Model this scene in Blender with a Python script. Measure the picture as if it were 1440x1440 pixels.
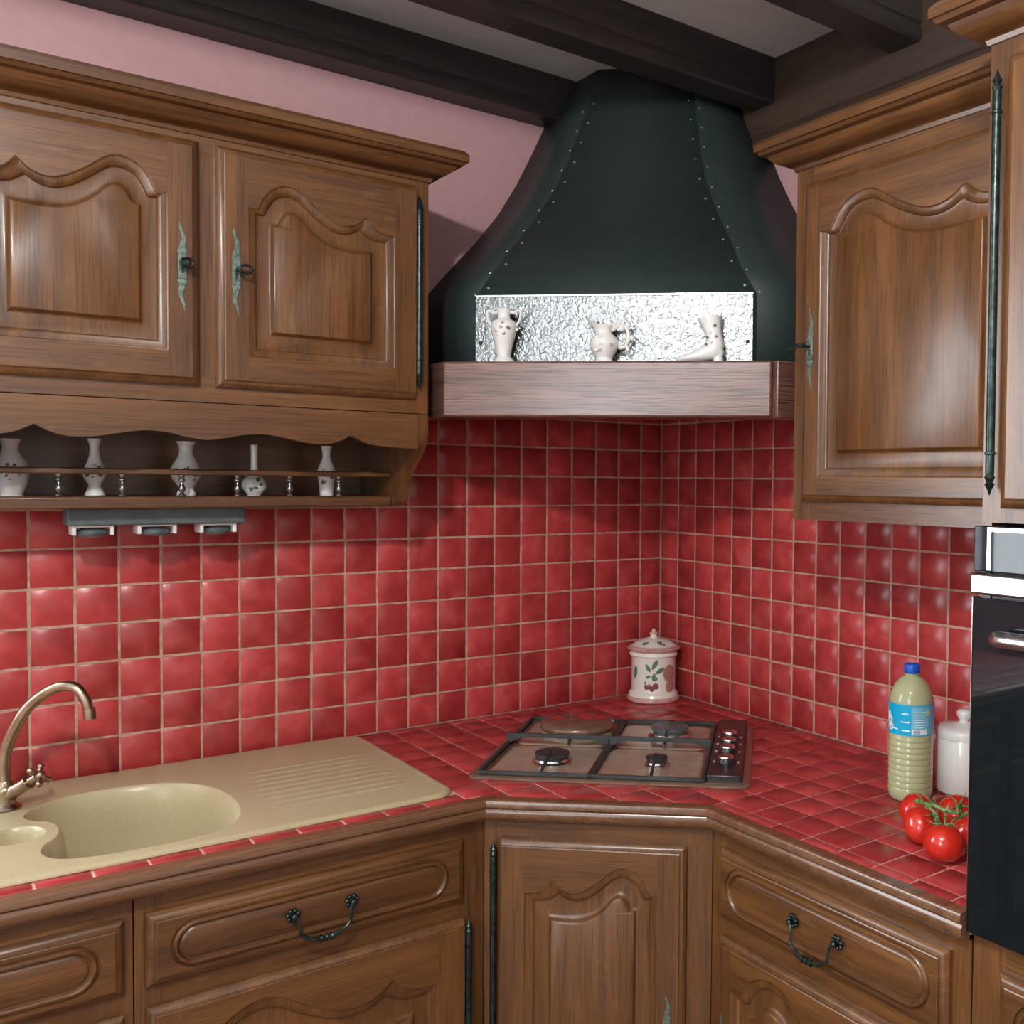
import bpy, math, random
from mathutils import Vector, Matrix
from mathutils.geometry import tessellate_polygon
random.seed(7)
for o in list(bpy.data.objects): bpy.data.objects.remove(o)
sc = bpy.context.scene
COL = sc.collection
PI = math.pi

# ------------------------------------------------------------------ camera
def cam_axes(yaw, pit, roll):
    f = Vector((math.sin(yaw)*math.cos(pit), math.cos(yaw)*math.cos(pit), math.sin(pit)))
    r = f.cross(Vector((0, 0, 1))).normalized(); u = r.cross(f)
    return (r*math.cos(roll)+u*math.sin(roll), u*math.cos(roll)-r*math.sin(roll), f)
cd = bpy.data.cameras.new('camera'); cam = bpy.data.objects.new('camera', cd); COL.objects.link(cam)
R_, U_, F_ = cam_axes(0.67109, -0.03112, 0.01027)
cam.matrix_world = Matrix(((R_.x, U_.x, -F_.x, -1.84552), (R_.y, U_.y, -F_.y, -2.43207), (R_.z, U_.z, -F_.z, 1.54727), (0, 0, 0, 1)))
cd.sensor_fit = 'HORIZONTAL'; cd.sensor_width = 36.0
cd.lens = 1392.083/1440*36; cd.shift_x = -240/1440      # the photo is the left three quarters of a 4:3 frame
cd.clip_start = 0.02
sc.camera = cam

# ------------------------------------------------------------------ sky, window light, exposure
w = bpy.data.worlds.new('sky'); sc.world = w; w.use_nodes = True
bgn = w.node_tree.nodes['Background']; bgn.inputs[0].default_value = (0.88, 0.95, 1.0, 1); bgn.inputs[1].default_value = 12.0
def portal(name, loc, rot, sx, sy):
    l = bpy.data.lights.new(name, 'AREA'); l.shape = 'RECTANGLE'; l.size = sx; l.size_y = sy
    l.cycles.is_portal = True
    o = bpy.data.objects.new(name, l); COL.objects.link(o); o.location = loc; o.rotation_euler = rot
    return o
W1 = (-3.90, -2.05, 1.08, 2.48)        # x0 x1 z0 z1, in the wall y = 0 beside the wall cabinet
W2 = (-3.60, -2.65, 0.95, 2.45)       # y0 y1 z0 z1, in the wall x = -4.3
portal('window_left_offscreen', ((W1[0]+W1[1])/2, 0.13, (W1[2]+W1[3])/2), (-PI/2, 0, 0), W1[1]-W1[0], W1[3]-W1[2])
portal('window_far_offscreen', (-4.43, (W2[0]+W2[1])/2, (W2[2]+W2[3])/2), (PI/2, 0, -PI/2), W2[1]-W2[0], W2[3]-W2[2])
sc.view_settings.view_transform = 'Standard'; sc.view_settings.look = 'None'
sc.view_settings.gamma = 1.0; sc.view_settings.use_curve_mapping = False
sc.view_settings.exposure = 0.3
sc.cycles.use_denoising = True
sc.cycles.max_bounces = 10; sc.cycles.diffuse_bounces = 6; sc.cycles.glossy_bounces = 4
sc.cycles.caustics_reflective = False; sc.cycles.caustics_refractive = False
sc.cycles.sample_clamp_indirect = 6.0

# ------------------------------------------------------------------ materials
def newmat(name, col=(.5, .5, .5), rough=.5, metal=0., spec=.5, coat=0., coat_r=.1):
    m = bpy.data.materials.new(name); m.use_nodes = True
    b = m.node_tree.nodes['Principled BSDF']
    b.inputs['Base Color'].default_value = (*col, 1); b.inputs['Roughness'].default_value = rough
    b.inputs['Metallic'].default_value = metal; b.inputs['Specular IOR Level'].default_value = spec
    b.inputs['Coat Weight'].default_value = coat; b.inputs['Coat Roughness'].default_value = coat_r
    return m, m.node_tree, b
def nd(nt, t, **k):
    n = nt.nodes.new(t)
    for a, v in k.items(): setattr(n, a, v)
    return n
def ramp(nt, stops):
    r = nd(nt, 'ShaderNodeValToRGB'); e = r.color_ramp.elements
    while len(e) < len(stops): e.new(.5)
    for i, (p, c) in enumerate(stops): e[i].position = p; e[i].color = (*c, 1)
    return r
def coords(nt, scale, rnd=7.0):
    tc = nd(nt, 'ShaderNodeTexCoord'); oi = nd(nt, 'ShaderNodeObjectInfo')
    mu = nd(nt, 'ShaderNodeMath', operation='MULTIPLY'); mu.inputs[1].default_value = rnd
    nt.links.new(oi.outputs['Random'], mu.inputs[0])
    ad = nd(nt, 'ShaderNodeVectorMath', operation='ADD')
    nt.links.new(tc.outputs['Object'], ad.inputs[0]); nt.links.new(mu.outputs[0], ad.inputs[1])
    mp = nd(nt, 'ShaderNodeMapping'); mp.inputs['Scale'].default_value = scale
    nt.links.new(ad.outputs[0], mp.inputs['Vector'])
    return mp, oi, ad
def noise(nt, vec, scale, detail=4, rough=.55, dist=0.):
    n = nd(nt, 'ShaderNodeTexNoise'); n.inputs['Scale'].default_value = scale; n.inputs['Detail'].default_value = detail
    n.inputs['Roughness'].default_value = rough; n.inputs['Distortion'].default_value = dist
    nt.links.new(vec, n.inputs['Vector']); return n
def mixc(nt, a, b, fac, mode='MIX'):
    m = nd(nt, 'ShaderNodeMix', data_type='RGBA', blend_type=mode)
    for s, v in ((m.inputs[6], a), (m.inputs[7], b)):
        if isinstance(v, tuple): s.default_value = (*v, 1)
        else: nt.links.new(v, s)
    if isinstance(fac, (int, float)): m.inputs[0].default_value = fac
    else: nt.links.new(fac, m.inputs[0])
    return m.outputs[2]
def bump(nt, b, h, strength, dist=.002):
    bp = nd(nt, 'ShaderNodeBump'); bp.inputs['Strength'].default_value = strength; bp.inputs['Distance'].default_value = dist
    nt.links.new(h, bp.inputs['Height']); nt.links.new(bp.outputs[0], b.inputs['Normal'])

def wood(name, axis, light, dark, rough=.34, coat=.35, pores=.5, flecks=.0, bmp=.12):
    m, nt, b = newmat(name, rough=rough, coat=coat, coat_r=.22)
    s1 = [16., 16., 16.]; s1['xyz'.index(axis)] = .8
    s2 = [330., 330., 330.]; s2['xyz'.index(axis)] = 9.
    mp, oi, ad = coords(nt, s1)
    n1 = noise(nt, mp.outputs[0], 1.0, 5, .6, 1.4)
    r1 = ramp(nt, [(.28, dark), (.52, tuple((a+c)/2 for a, c in zip(light, dark))), (.72, light)])
    nt.links.new(n1.outputs['Fac'], r1.inputs[0])
    mp2 = nd(nt, 'ShaderNodeMapping'); mp2.inputs['Scale'].default_value = s2; nt.links.new(ad.outputs[0], mp2.inputs['Vector'])
    n2 = noise(nt, mp2.outputs[0], 1.0, 2, .5)
    r2 = ramp(nt, [(.36, (1-pores,)*3), (.5, (1, 1, 1))]); nt.links.new(n2.outputs['Fac'], r2.inputs[0])
    c = mixc(nt, r1.outputs[0], r2.outputs[0], .75, 'MULTIPLY')
    if flecks:
        s3 = [55., 55., 55.]; s3['xyz'.index(axis)] = 16.
        mp3 = nd(nt, 'ShaderNodeMapping'); mp3.inputs['Scale'].default_value = s3; mp3.inputs['Rotation'].default_value = (.25, .2, .3)
        nt.links.new(ad.outputs[0], mp3.inputs['Vector'])
        n3 = noise(nt, mp3.outputs[0], 1.0, 1, .4, .6)
        r3 = ramp(nt, [(.66, (0, 0, 0)), (.72, (flecks,)*3)]); nt.links.new(n3.outputs['Fac'], r3.inputs[0])
        c = mixc(nt, c, tuple(min(1, x*1.6+.05) for x in light), r3.outputs[0])
    nt.links.new(c, b.inputs['Base Color'])
    bump(nt, b, r2.outputs[0], bmp, .0006)
    return m
OL, OD = (.182, .076, .022), (.074, .028, .009)
WX = wood('oak_grain_x', 'x', OL, OD, flecks=.12); WY = wood('oak_grain_y', 'y', OL, OD, flecks=.10); WZ = wood('oak_grain_z', 'z', OL, OD, flecks=.08)
BX = wood('beam_grain_x', 'x', (.058, .046, .043), (.022, .019, .019), rough=.5, coat=.1, pores=.4)
BY = wood('beam_grain_y', 'y', (.075, .046, .032), (.036, .022, .016), rough=.5, coat=.1, pores=.4)
MAN = wood('mantel_oak', 'x', (.21, .098, .075), (.12, .052, .040), rough=.36, coat=.9, pores=.85, bmp=.6)

def tile_mat(name, rough, lo=(.31, .028, .029), mid=(.42, .044, .045), hi=(.48, .078, .076)):
    m, nt, b = newmat(name, rough=rough, spec=.5)
    mp, oi, ad = coords(nt, (1, 1, 1), 31.)
    n = noise(nt, mp.outputs[0], 16., 3, .5, .3)
    r = ramp(nt, [(.3, lo), (.55, mid), (.75, hi)]); nt.links.new(n.outputs['Fac'], r.inputs[0])
    rr = ramp(nt, [(0., (.74, .70, .70)), (.5, (.95, .95, .95)), (1., (1.14, 1.22, 1.22))]); nt.links.new(oi.outputs['Random'], rr.inputs[0])
    nt.links.new(mixc(nt, r.outputs[0], rr.outputs[0], 1., 'MULTIPLY'), b.inputs['Base Color'])
    n2 = noise(nt, ad.outputs[0], 120., 3, .6); bump(nt, b, n2.outputs['Fac'], .22, .0008)
    return m
TILE = tile_mat('red_glazed_wall_tile', .27); TILE_T = tile_mat('red_glazed_top_tile', .31)
def mottled(name, c1, c2, scale, rough=.6, spec=.5, bmp=0., metal=0., coat=0., det=4):
    m, nt, b = newmat(name, rough=rough, spec=spec, metal=metal, coat=coat)
    mp, oi, ad = coords(nt, (1, 1, 1)); n = noise(nt, mp.outputs[0], scale, det)
    r = ramp(nt, [(.35, c1), (.65, c2)]); nt.links.new(n.outputs['Fac'], r.inputs[0]); nt.links.new(r.outputs[0], b.inputs['Base Color'])
    if bmp: bump(nt, b, n.outputs['Fac'], bmp, .002)
    return m
GROUT = mottled('tan_grout', (.34, .215, .16), (.50, .35, .27), 60., .85, .2, .2)
GROUT_T = mottled('worktop_grout', (.55, .27, .22), (.72, .52, .45), 14., .8, .2, .2)
PINK = mottled('pink_wall_paint', (.53, .305, .325), (.56, .325, .345), 30., .75, .3, .03)
WHITE_W = mottled('white_wall_paint', (.72, .70, .66), (.76, .74, .70), 10., .8, .3)
CEIL = mottled('white_ceiling_paint', (.80, .84, .86), (.83, .87, .89), 8., .8, .3)
FLOOR = mottled('terracotta_floor', (.15, .085, .06), (.23, .14, .10), 5., .45)
HOODM = mottled('dark_green_hood_enamel', (.021, .034, .033), (.027, .041, .040), 40., .52, .35, .02)
IRON = mottled('patinated_iron', (.014, .024, .022), (.050, .070, .064), 90., .32, .5, .1, .75)
VERD = mottled('verdigris_bronze', (.09, .14, .12), (.22, .30, .26), 120., .45, .5, .1, .7)
PEWT = mottled('turned_pewter', (.20, .20, .19), (.32, .31, .29), 60., .28, .5, 0, .9)
STEEL = mottled('brushed_steel', (.60, .61, .62), (.70, .71, .72), 50., .22, .5, 0, 1.)
BRASS = mottled('aged_brass', (.30, .23, .165), (.43, .34, .255), 40., .28, .5, 0, 1.)
SINKM = mottled('beige_resin', (.43, .365, .215), (.48, .41, .245), 220., .30, .5)
BLACKG = newmat('black_oven_glass', (.005, .008, .010), .03, 0, .4, .0, .02)[0]
BLACKE = mottled('black_enamel', (.010, .012, .012), (.020, .022, .022), 80., .28, .5)
CASTIRON = mottled('cast_iron', (.016, .020, .021), (.035, .043, .043), 120., .42, .5, .1)
BROWNE = mottled('brown_enamel', (.19, .115, .080), (.23, .14, .10), 30., .20, .5, 0, .35)
TRAY = mottled('bronze_tray', (.42, .30, .22), (.50, .37, .28), 30., .2, .5, 0, .25)
PORC = newmat('white_porcelain', (.80, .80, .78), .16, 0, .5, .3, .05)[0]
CREAM = newmat('cream_ceramic', (.78, .76, .68), .18, 0, .5, .3, .05)[0]
PINKC = mottled('pink_glaze', (.50, .27, .25), (.66, .42, .38), 60., .25, .5)
LEAF = newmat('painted_leaf_green', (.10, .19, .13), .3)[0]
BERRY = newmat('painted_berry_purple', (.22, .06, .09), .3)[0]
PLUM = newmat('painted_plum', (.42, .19, .18), .3)[0]
PAINT = newmat('painted_blossom', (.50, .38, .38), .3)[0]
GILT = newmat('painted_gilt_line', (.12, .10, .09), .35)[0]
REDP = newmat('painted_poppy_red', (.50, .045, .03), .25)[0]
BROWNP = newmat('painted_brown', (.13, .06, .05), .25)[0]
BLUE = newmat('blue_plastic_cap', (.01, .085, .50), .35)[0]
CYAN = newmat('cyan_label', (.0, .36, .62), .3)[0]
CYAN2 = newmat('pale_label_print', (.16, .46, .62), .3)[0]
LWHITE = newmat('white_label_print', (.75, .82, .86), .35)[0]
LDARK = newmat('dark_label_print', (.03, .06, .16), .4)[0]
YEL = newmat('yellow_label_seal', (.62, .58, .25), .35)[0]
LIQ = newmat('cloudy_lemonade', (.64, .67, .38), .12, 0, .5, .6, .05)[0]
_b = LIQ.node_tree.nodes['Principled BSDF']; _b.inputs['Transmission Weight'].default_value = .4; _b.inputs['IOR'].default_value = 1.25
GREYP = mottled('grey_plastic', (.06, .085, .09), (.085, .11, .115), 40., .45)
WHITEP = newmat('white_plastic', (.72, .72, .74), .4)[0]
LENS = newmat('spot_lens', (.35, .42, .42), .1, 0, .6)[0]
STEM = mottled('tomato_stem', (.05, .13, .03), (.22, .33, .12), 90., .6, .4)
def tomato_mat():
    m, nt, b = newmat('ripe_tomato', rough=.16, spec=.5, coat=.4, coat_r=.08)
    tc = nd(nt, 'ShaderNodeTexCoord'); n = noise(nt, tc.outputs['Object'], 12., 2)
    r = ramp(nt, [(.3, (.50, .016, .010)), (.62, (.56, .030, .013)), (.8, (.58, .10, .018))]); nt.links.new(n.outputs['Fac'], r.inputs[0])
    nt.links.new(r.outputs[0], b.inputs['Base Color'])
    b.inputs['Subsurface Weight'].default_value = .08; b.inputs['Subsurface Radius'].default_value = (.01, .003, .002)
    return m
TOM = tomato_mat()
def hammered():
    m, nt, b = newmat('hammered_metal', (.24, .255, .26), .27, 1.)
    tc = nd(nt, 'ShaderNodeTexCoord'); v = nd(nt, 'ShaderNodeTexNoise'); v.inputs['Scale'].default_value = 105.; v.inputs['Detail'].default_value = 1.5; v.inputs['Distortion'].default_value = .8
    nt.links.new(tc.outputs['Object'], v.inputs['Vector']); bump(nt, b, v.outputs['Fac'], .55, .004)
    return m
HAM = hammered()
def thin_glass():
    m = bpy.data.materials.new('window_glass'); m.use_nodes = True; nt = m.node_tree; nt.nodes.clear()
    o = nd(nt, 'ShaderNodeOutputMaterial'); mx = nd(nt, 'ShaderNodeMixShader'); t = nd(nt, 'ShaderNodeBsdfTransparent'); g = nd(nt, 'ShaderNodeBsdfGlossy')
    g.inputs['Roughness'].default_value = .02; mx.inputs[0].default_value = .06
    nt.links.new(t.outputs[0], mx.inputs[1]); nt.links.new(g.outputs[0], mx.inputs[2]); nt.links.new(mx.outputs[0], o.inputs[0])
    return m
GLASS = thin_glass()

# ------------------------------------------------------------------ mesh building
class MB:
    def __init__(s): s.v = []; s.f = []; s.m = []
    def face(s, idx, m=0): s.f.append(tuple(idx)); s.m.append(m)
    def add(s, pts, faces, m=0):
        o = len(s.v); s.v += [tuple(p) for p in pts]
        for f in faces: s.face([o+i for i in f], m)
        return o
    def box(s, x0, x1, y0, y1, z0, z1, m=0):
        x0, x1 = min(x0, x1), max(x0, x1); y0, y1 = min(y0, y1), max(y0, y1); z0, z1 = min(z0, z1), max(z0, z1)
        s.add([(x0, y0, z0), (x1, y0, z0), (x1, y1, z0), (x0, y1, z0), (x0, y0, z1), (x1, y0, z1), (x1, y1, z1), (x0, y1, z1)],
              [(0, 3, 2, 1), (4, 5, 6, 7), (0, 1, 5, 4), (1, 2, 6, 5), (2, 3, 7, 6), (3, 0, 4, 7)], m); return s
    def prism(s, poly, z0, z1, m=0, tr=None):        # poly in the local xy plane, counter-clockwise
        n = len(poly); tr = tr or (lambda x, y, z: (x, y, z))
        o = len(s.v); s.v += [tr(x, y, z0) for x, y in poly]+[tr(x, y, z1) for x, y in poly]
        t = tessellate_polygon([[Vector((x, y, 0)) for x, y in poly]])
        for a, b, c in t:
            A, B, Cc = poly[a], poly[b], poly[c]
            if (B[0]-A[0])*(Cc[1]-A[1])-(B[1]-A[1])*(Cc[0]-A[0]) < 0: b, c = c, b
            s.face((o+a, o+c, o+b), m); s.face((o+n+a, o+n+b, o+n+c), m)
        for i in range(n):
            j = (i+1) % n; s.face((o+i, o+j, o+n+j, o+n+i), m)
        return s
    def loft(s, rings, m=0, closed=True, cap0=False, cap1=False, mats=None):
        n = len(rings[0]); o = len(s.v)
        for r in rings: s.v += [tuple(p) for p in r]
        for k in range(len(rings)-1):
            for i in range(n if closed else n-1):
                j = (i+1) % n
                s.face((o+k*n+i, o+k*n+j, o+(k+1)*n+j, o+(k+1)*n+i), mats[k] if mats else m)
        if cap0: s.face([o+i for i in reversed(range(n))], m)
        if cap1: s.face([o+(len(rings)-1)*n+i for i in range(n)], m)
        return s
    def lathe(s, prof, seg=24, c=(0, 0, 0), m=0, mats=None, tr=None):
        rings = []
        for r, z in prof:
            r = max(r, 1e-5)
            rings.append([(c[0]+r*math.cos(2*PI*i/seg), c[1]+r*math.sin(2*PI*i/seg), c[2]+z) for i in range(seg)])
        if tr: rings = [[tuple(tr(Vector(p))) for p in r] for r in rings]
        return s.loft(rings, m, True, True, True, mats)
    def tube(s, path, rad, seg=10, m=0, flat=1.0):
        P = [Vector(p) for p in path]; n = len(P); rings = []; up = None
        for i, p in enumerate(P):
            t = (P[min(i+1, n-1)]-P[max(i-1, 0)]).normalized()
            if up is None:
                up = Vector((0, 0, 1)) if abs(t.z) < .9 else Vector((1, 0, 0))
            a = (up-t*up.dot(t)).normalized(); up = a; b = t.cross(a)
            r = rad(i/(n-1)) if callable(rad) else rad
            rings.append([p+(a*math.cos(2*PI*k/seg)+b*flat*math.sin(2*PI*k/seg))*r for k in range(seg)])
        return s.loft(rings, m, True, True, True)
    def ball(s, c, r, seg=12, m=0, sz=1.0):
        return s.lathe([(r*math.sin(PI*i/8), -r*sz*math.cos(PI*i/8)) for i in range(9)], seg, c, m)
    def sweep(s, path, prof, m=0, cap=True):
        """profile (out, z) swept along a plan path; out points to the right of travel"""
        n = len(path); P = [Vector(p) for p in path]; rings = []
        for i in range(n):
            d0 = (P[i]-P[i-1]).normalized() if i > 0 else None
            d1 = (P[i+1]-P[i]).normalized() if i < n-1 else None
            if d0 is None: nn = Vector((d1.y, -d1.x))
            elif d1 is None: nn = Vector((d0.y, -d0.x))
            else:
                n0 = Vector((d0.y, -d0.x)); n1 = Vector((d1.y, -d1.x)); h = (n0+n1); nn = h/(1+n0.dot(n1))
            rings.append([(P[i].x+nn.x*o, P[i].y+nn.y*o, z) for o, z in prof])
        return s.loft(rings, m, True, cap, cap)
    def build(s, name, mats, parent=None, M=None, smooth=True, angle=35, bevel=0):
        me = bpy.data.meshes.new(name); me.from_pydata(s.v, [], s.f)
        if not isinstance(mats, (list, tuple)): mats = [mats]
        for k in mats: me.materials.append(k)
        me.polygons.foreach_set('material_index', s.m)
        if smooth:
            me.polygons.foreach_set('use_smooth', [True]*len(me.polygons)); me.set_sharp_from_angle(angle=math.radians(angle))
        me.update()
        return place(name, me, parent, M, bevel)
WM = {}
def place(name, data, parent=None, M=None, bevel=0):
    o = bpy.data.objects.new(name, data); COL.objects.link(o)
    M = M or Matrix(); WM[o.name] = M
    o.matrix_basis = M
    if parent is not None:
        o.parent = parent; o.matrix_parent_inverse = WM[parent.name].inverted()
    if bevel:
        b = o.modifiers.new('edge', 'BEVEL'); b.width = bevel; b.segments = 2; b.limit_method = 'ANGLE'; b.angle_limit = math.radians(50)
    return o
def tag(o, label, cat, group=None, kind=None):
    o['label'] = label; o['category'] = cat
    if group: o['group'] = group
    if kind: o['kind'] = kind
    return o
def thing(name, label, cat, loc=(0, 0, 0), group=None):
    o = place(name, None, None, Matrix.Translation(loc)); o.empty_display_size = .05
    return tag(o, label, cat, group)
def structure(o, label=None, cat=None):
    o['kind'] = 'structure'
    if label: o['label'] = label
    if cat: o['category'] = cat
    return o
def frame(origin, xdir, out):
    X = Vector(xdir).normalized(); Z = Vector(out).normalized(); Y = Z.cross(X)
    return Matrix(((X.x, Y.x, Z.x, origin[0]), (X.y, Y.y, Z.y, origin[1]), (X.z, Y.z, Z.z, origin[2]), (0, 0, 0, 1)))
T3 = Matrix.Translation
def catmull(pts, n=8):
    P = [Vector(p) for p in pts]; out = []
    for i in range(len(P)-1):
        a, b, c, d = P[max(i-1, 0)], P[i], P[i+1], P[min(i+2, len(P)-1)]
        for k in range(n):
            t = k/n
            out.append(.5*((2*b)+(c-a)*t+(2*a-5*b+4*c-d)*t*t+(3*b-a-3*c+d)*t**3))
    out.append(P[-1]); return out

# ================================================================== THE SETTING
ZC = 2.643
X_FAR, Y_REAR = -4.3, -4.6
TW = .082; ZW = .90
# wall y = 0 (left), with the window opening W1
b = MB()
b.box(X_FAR-.15, W1[0], .004, .15, 0, ZC); b.box(W1[0], W1[1], .004, .15, 0, W1[2]); b.box(W1[0], W1[1], .004, .15, W1[3], ZC); b.box(W1[1], .15, .004, .15, 0, ZC)
wall_left = structure(b.build('wall_left', PINK, smooth=False), 'pink painted wall with red tiled splashback behind sink and hob', 'wall')
b = MB(); b.box(.004, .15, Y_REAR-.15, 0.004, 0, ZC)
wall_right = structure(b.build('wall_right', PINK, smooth=False), 'pink painted wall with red tiles behind bottle and white pot', 'wall')
b = MB(); b.box(X_FAR-.15, .15, Y_REAR-.15, Y_REAR, 0, ZC); structure(b.build('wall_rear', WHITE_W, smooth=False), 'plain white wall behind the kitchen', 'wall')
b = MB()
b.box(X_FAR-.15, X_FAR, Y_REAR, W2[0], 0, ZC); b.box(X_FAR-.15, X_FAR, W2[1], .004, 0, ZC); b.box(X_FAR-.15, X_FAR, W2[0], W2[1], 0, W2[2]); b.box(X_FAR-.15, X_FAR, W2[0], W2[1], W2[3], ZC)
structure(b.build('wall_far', WHITE_W, smooth=False), 'white wall with a window facing the oven', 'wall')
b = MB(); b.box(X_FAR-.15, .15, Y_REAR-.15, .15, -.1, 0); structure(b.build('floor', FLOOR, smooth=False), 'terracotta kitchen floor', 'floor')
b = MB(); b.box(X_FAR-.15, .15, Y_REAR-.15, .15, ZC, ZC+.1); structure(b.build('ceiling', CEIL, smooth=False), 'white ceiling between dark wooden beams', 'ceiling')
def window(name, label, M, wd, ht, n):
    t = place(name, None, None, M); structure(t, label, 'window')
    f = MB(); e = .06
    f.box(0, e, 0, ht, 0, .06); f.box(wd-e, wd, 0, ht, 0, .06); f.box(e, wd-e, 0, e, 0, .06); f.box(e, wd-e, ht-e, ht, 0, .06)
    for i in range(1, n):
        c = wd*i/n; f.box(c-.045, c+.045, e, ht-e, 0, .06)
    f.build('window_frame', WHITEP, t, M, smooth=False)
    for i in range(n):
        g = MB(); g.box(wd*i/n+.055, wd*(i+1)/n-.055, e, ht-e, .025, .031); g.build('pane', GLASS, t, M, smooth=False)
window('window_1', 'white framed window above the worktop beside the sink', frame((W1[0], .12, W1[2]), (1, 0, 0), (0, -1, 0)), W1[1]-W1[0], W1[3]-W1[2], 2)
window('window_2', 'white framed window in the wall across from the oven', frame((X_FAR-.12, W2[0], W2[2]), (0, 1, 0), (1, 0, 0)), W2[1]-W2[0], W2[3]-W2[2], 2)

# ---- ceiling lamp beside the camera: placed by the shadows of shelf, cornice, mantel and ornaments in the photograph
def lamp_mat(strength):
    m = bpy.data.materials.new('lit_globe'); m.use_nodes = True; nt = m.node_tree; nt.nodes.clear()
    o = nd(nt, 'ShaderNodeOutputMaterial'); e = nd(nt, 'ShaderNodeEmission'); e.inputs[0].default_value = (1., .975, .94, 1); e.inputs[1].default_value = strength
    nt.links.new(e.outputs[0], o.inputs[0]); return m
LIT = lamp_mat(1000.)
def ceiling_lamp(x, y, label):
    t = thing('ceiling_lamp_offscreen', label, 'lamp', (x, y, ZC))
    b = MB(); b.lathe([(.055, 0), (.055, -.012), (.030, -.022), (.012, -.030), (.012, -.060)], 24); b.f = [tuple(reversed(f)) for f in b.f]; b.build('ceiling_rose', WHITEP, t, T3((x, y, ZC-.0005)))
    b = MB(); b.ball((0, 0, 0), .05, 20); b.build('globe_offscreen', LIT, t, T3((x, y, ZC-.108)))
ceiling_lamp(-2.2, -2.3, 'small lit globe ceiling lamp between the beams beside the camera')
# ---- splashback tiles: a shared pillow-edged tile, one object each
def tile_mesh(name, poly, th, mat, e=.0018):
    n = len(poly); cx = sum(p[0] for p in poly)/n; cy = sum(p[1] for p in poly)/n
    def inset(d):
        out = []
        for i in range(n):
            p0, p1, p2 = Vector(poly[i-1]), Vector(poly[i]), Vector(poly[(i+1) % n])
            a = (p1-p0).normalized(); c = (p2-p1).normalized(); n0 = Vector((-a.y, a.x)); n1 = Vector((-c.y, c.x))
            q = p1+(n0+n1)*d/max(.3, 1+n0.dot(n1)); out.append((q.x, q.y))
        return out
    b = MB(); i1 = inset(e)
    b.loft([[(x, y, -th) for x, y in poly], [(x, y, -e*.8) for x, y in poly], [(x, y, 0) for x, y in i1]])
    b.face([2*n+i for i in range(n)])
    me = bpy.data.meshes.new(name); me.from_pydata(b.v, [], b.f); me.materials.append(mat)
    me.polygons.foreach_set('use_smooth', [True]*len(me.polygons)); me.set_sharp_from_angle(angle=math.radians(50)); me.update()
    return me
def rect(a, b_): return [(-a/2, -b_/2), (a/2, -b_/2), (a/2, b_/2), (-a/2, b_/2)]
G = .0042
FULL = tile_mesh('wall_tile', rect(TW-G, TW-G), .0042, TILE)
def wall_tiles(parent, base_frame, first, ncol, rows_of, last_cut=None):
    for c in range(ncol):
        x0 = 0 if c == 0 else first+c*TW
        x1 = first+(c+1)*TW
        me = FULL if abs((x1-x0)-TW) < 1e-6 else tile_mesh('cut_wall_tile', rect(x1-x0-G, TW-G), .0042, TILE)
        for r in range(rows_of((x0+x1)/2)):
            j = Matrix.Rotation(random.gauss(0, .004), 4, 'X') @ Matrix.Rotation(random.gauss(0, .004), 4, 'Y') @ Matrix.Rotation(random.gauss(0, .003), 4, 'Z')
            M = base_frame @ T3(((x0+x1)/2*SGN, (r+.5)*TW, random.uniform(-.0004, .0006))) @ j
            place('tile', me, parent, M)
SGN = -1
b = MB(); b.box(-2.13, 0, .0012, .005, ZW, ZW+TW*7.06); b.box(-.93, 0, .0012, .005, ZW+TW*7.06, ZW+TW*11); b.build('grout', GROUT, wall_left, smooth=False)
wall_tiles(wall_left, frame((0, 0, ZW), (1, 0, 0), (0, -1, 0)), -.005, 26, lambda d: 11 if d < .93 else 7)
SGN = 1
b = MB(); b.box(.0012, .005, -1.547, 0, ZW, ZW+TW*7.06); b.box(.0012, .005, -.937, 0, ZW+TW*7.06, ZW+TW*11); b.build('grout', GROUT, wall_right, smooth=False)
wall_tiles(wall_right, frame((0, 0, ZW), (0, -1, 0), (-1, 0, 0)), .0035, 18, lambda d: 11 if d < .937 else 7)

# ---- ceiling beams
def beam(name, label, x0, x1, y0, y1, z0, mats, grp=None, groove=None):
    t = MB()
    e = .006
    # body with an arris chamfer and a run groove on the room-side face
    prof = [(y1, z0), (y1, ZC), (y0, ZC), (y0, z0+.040), (y0+.004, z0+.037), (y0+.004, z0+.031), (y0, z0+.028), (y0, z0+e), (y0+e, z0)]
    t.loft([[(x0, y, z) for y, z in prof], [(x1, y, z) for y, z in prof]], 0, True, True, True)
    return tag(t.build(name, mats, angle=20), label, 'beam', grp)
beam('ceiling_beam', 'dark wooden ceiling beam lying against the pink wall', X_FAR, -.375, -.082, 0.002, 2.528, BX)
beam('ceiling_beam', 'dark wooden ceiling beam running into the hood top', X_FAR, -.056, -.542, -.458, 2.528, BX)
beam('ceiling_beam', 'dark wooden ceiling beam ending above the right wall cabinet', X_FAR, -.056, -1.012, -.925, 2.528, BX)
b = MB()
prof = [(0, ZC), (-.055, ZC), (-.055, 2.463), (-.050, 2.458), (-.058, 2.446), (-.062, 2.43), (-.056, 2.413), (-.045, 2.404), (0, 2.402)]
b.loft([[(x, Y_REAR+.02, z) for x, z in prof], [(x, -.42, z) for x, z in prof]], 0, True, True, True)
tag(b.build('wall_beam', BY, angle=25), 'dark brown moulded wall beam above the right wall cabinet', 'beam')

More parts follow.
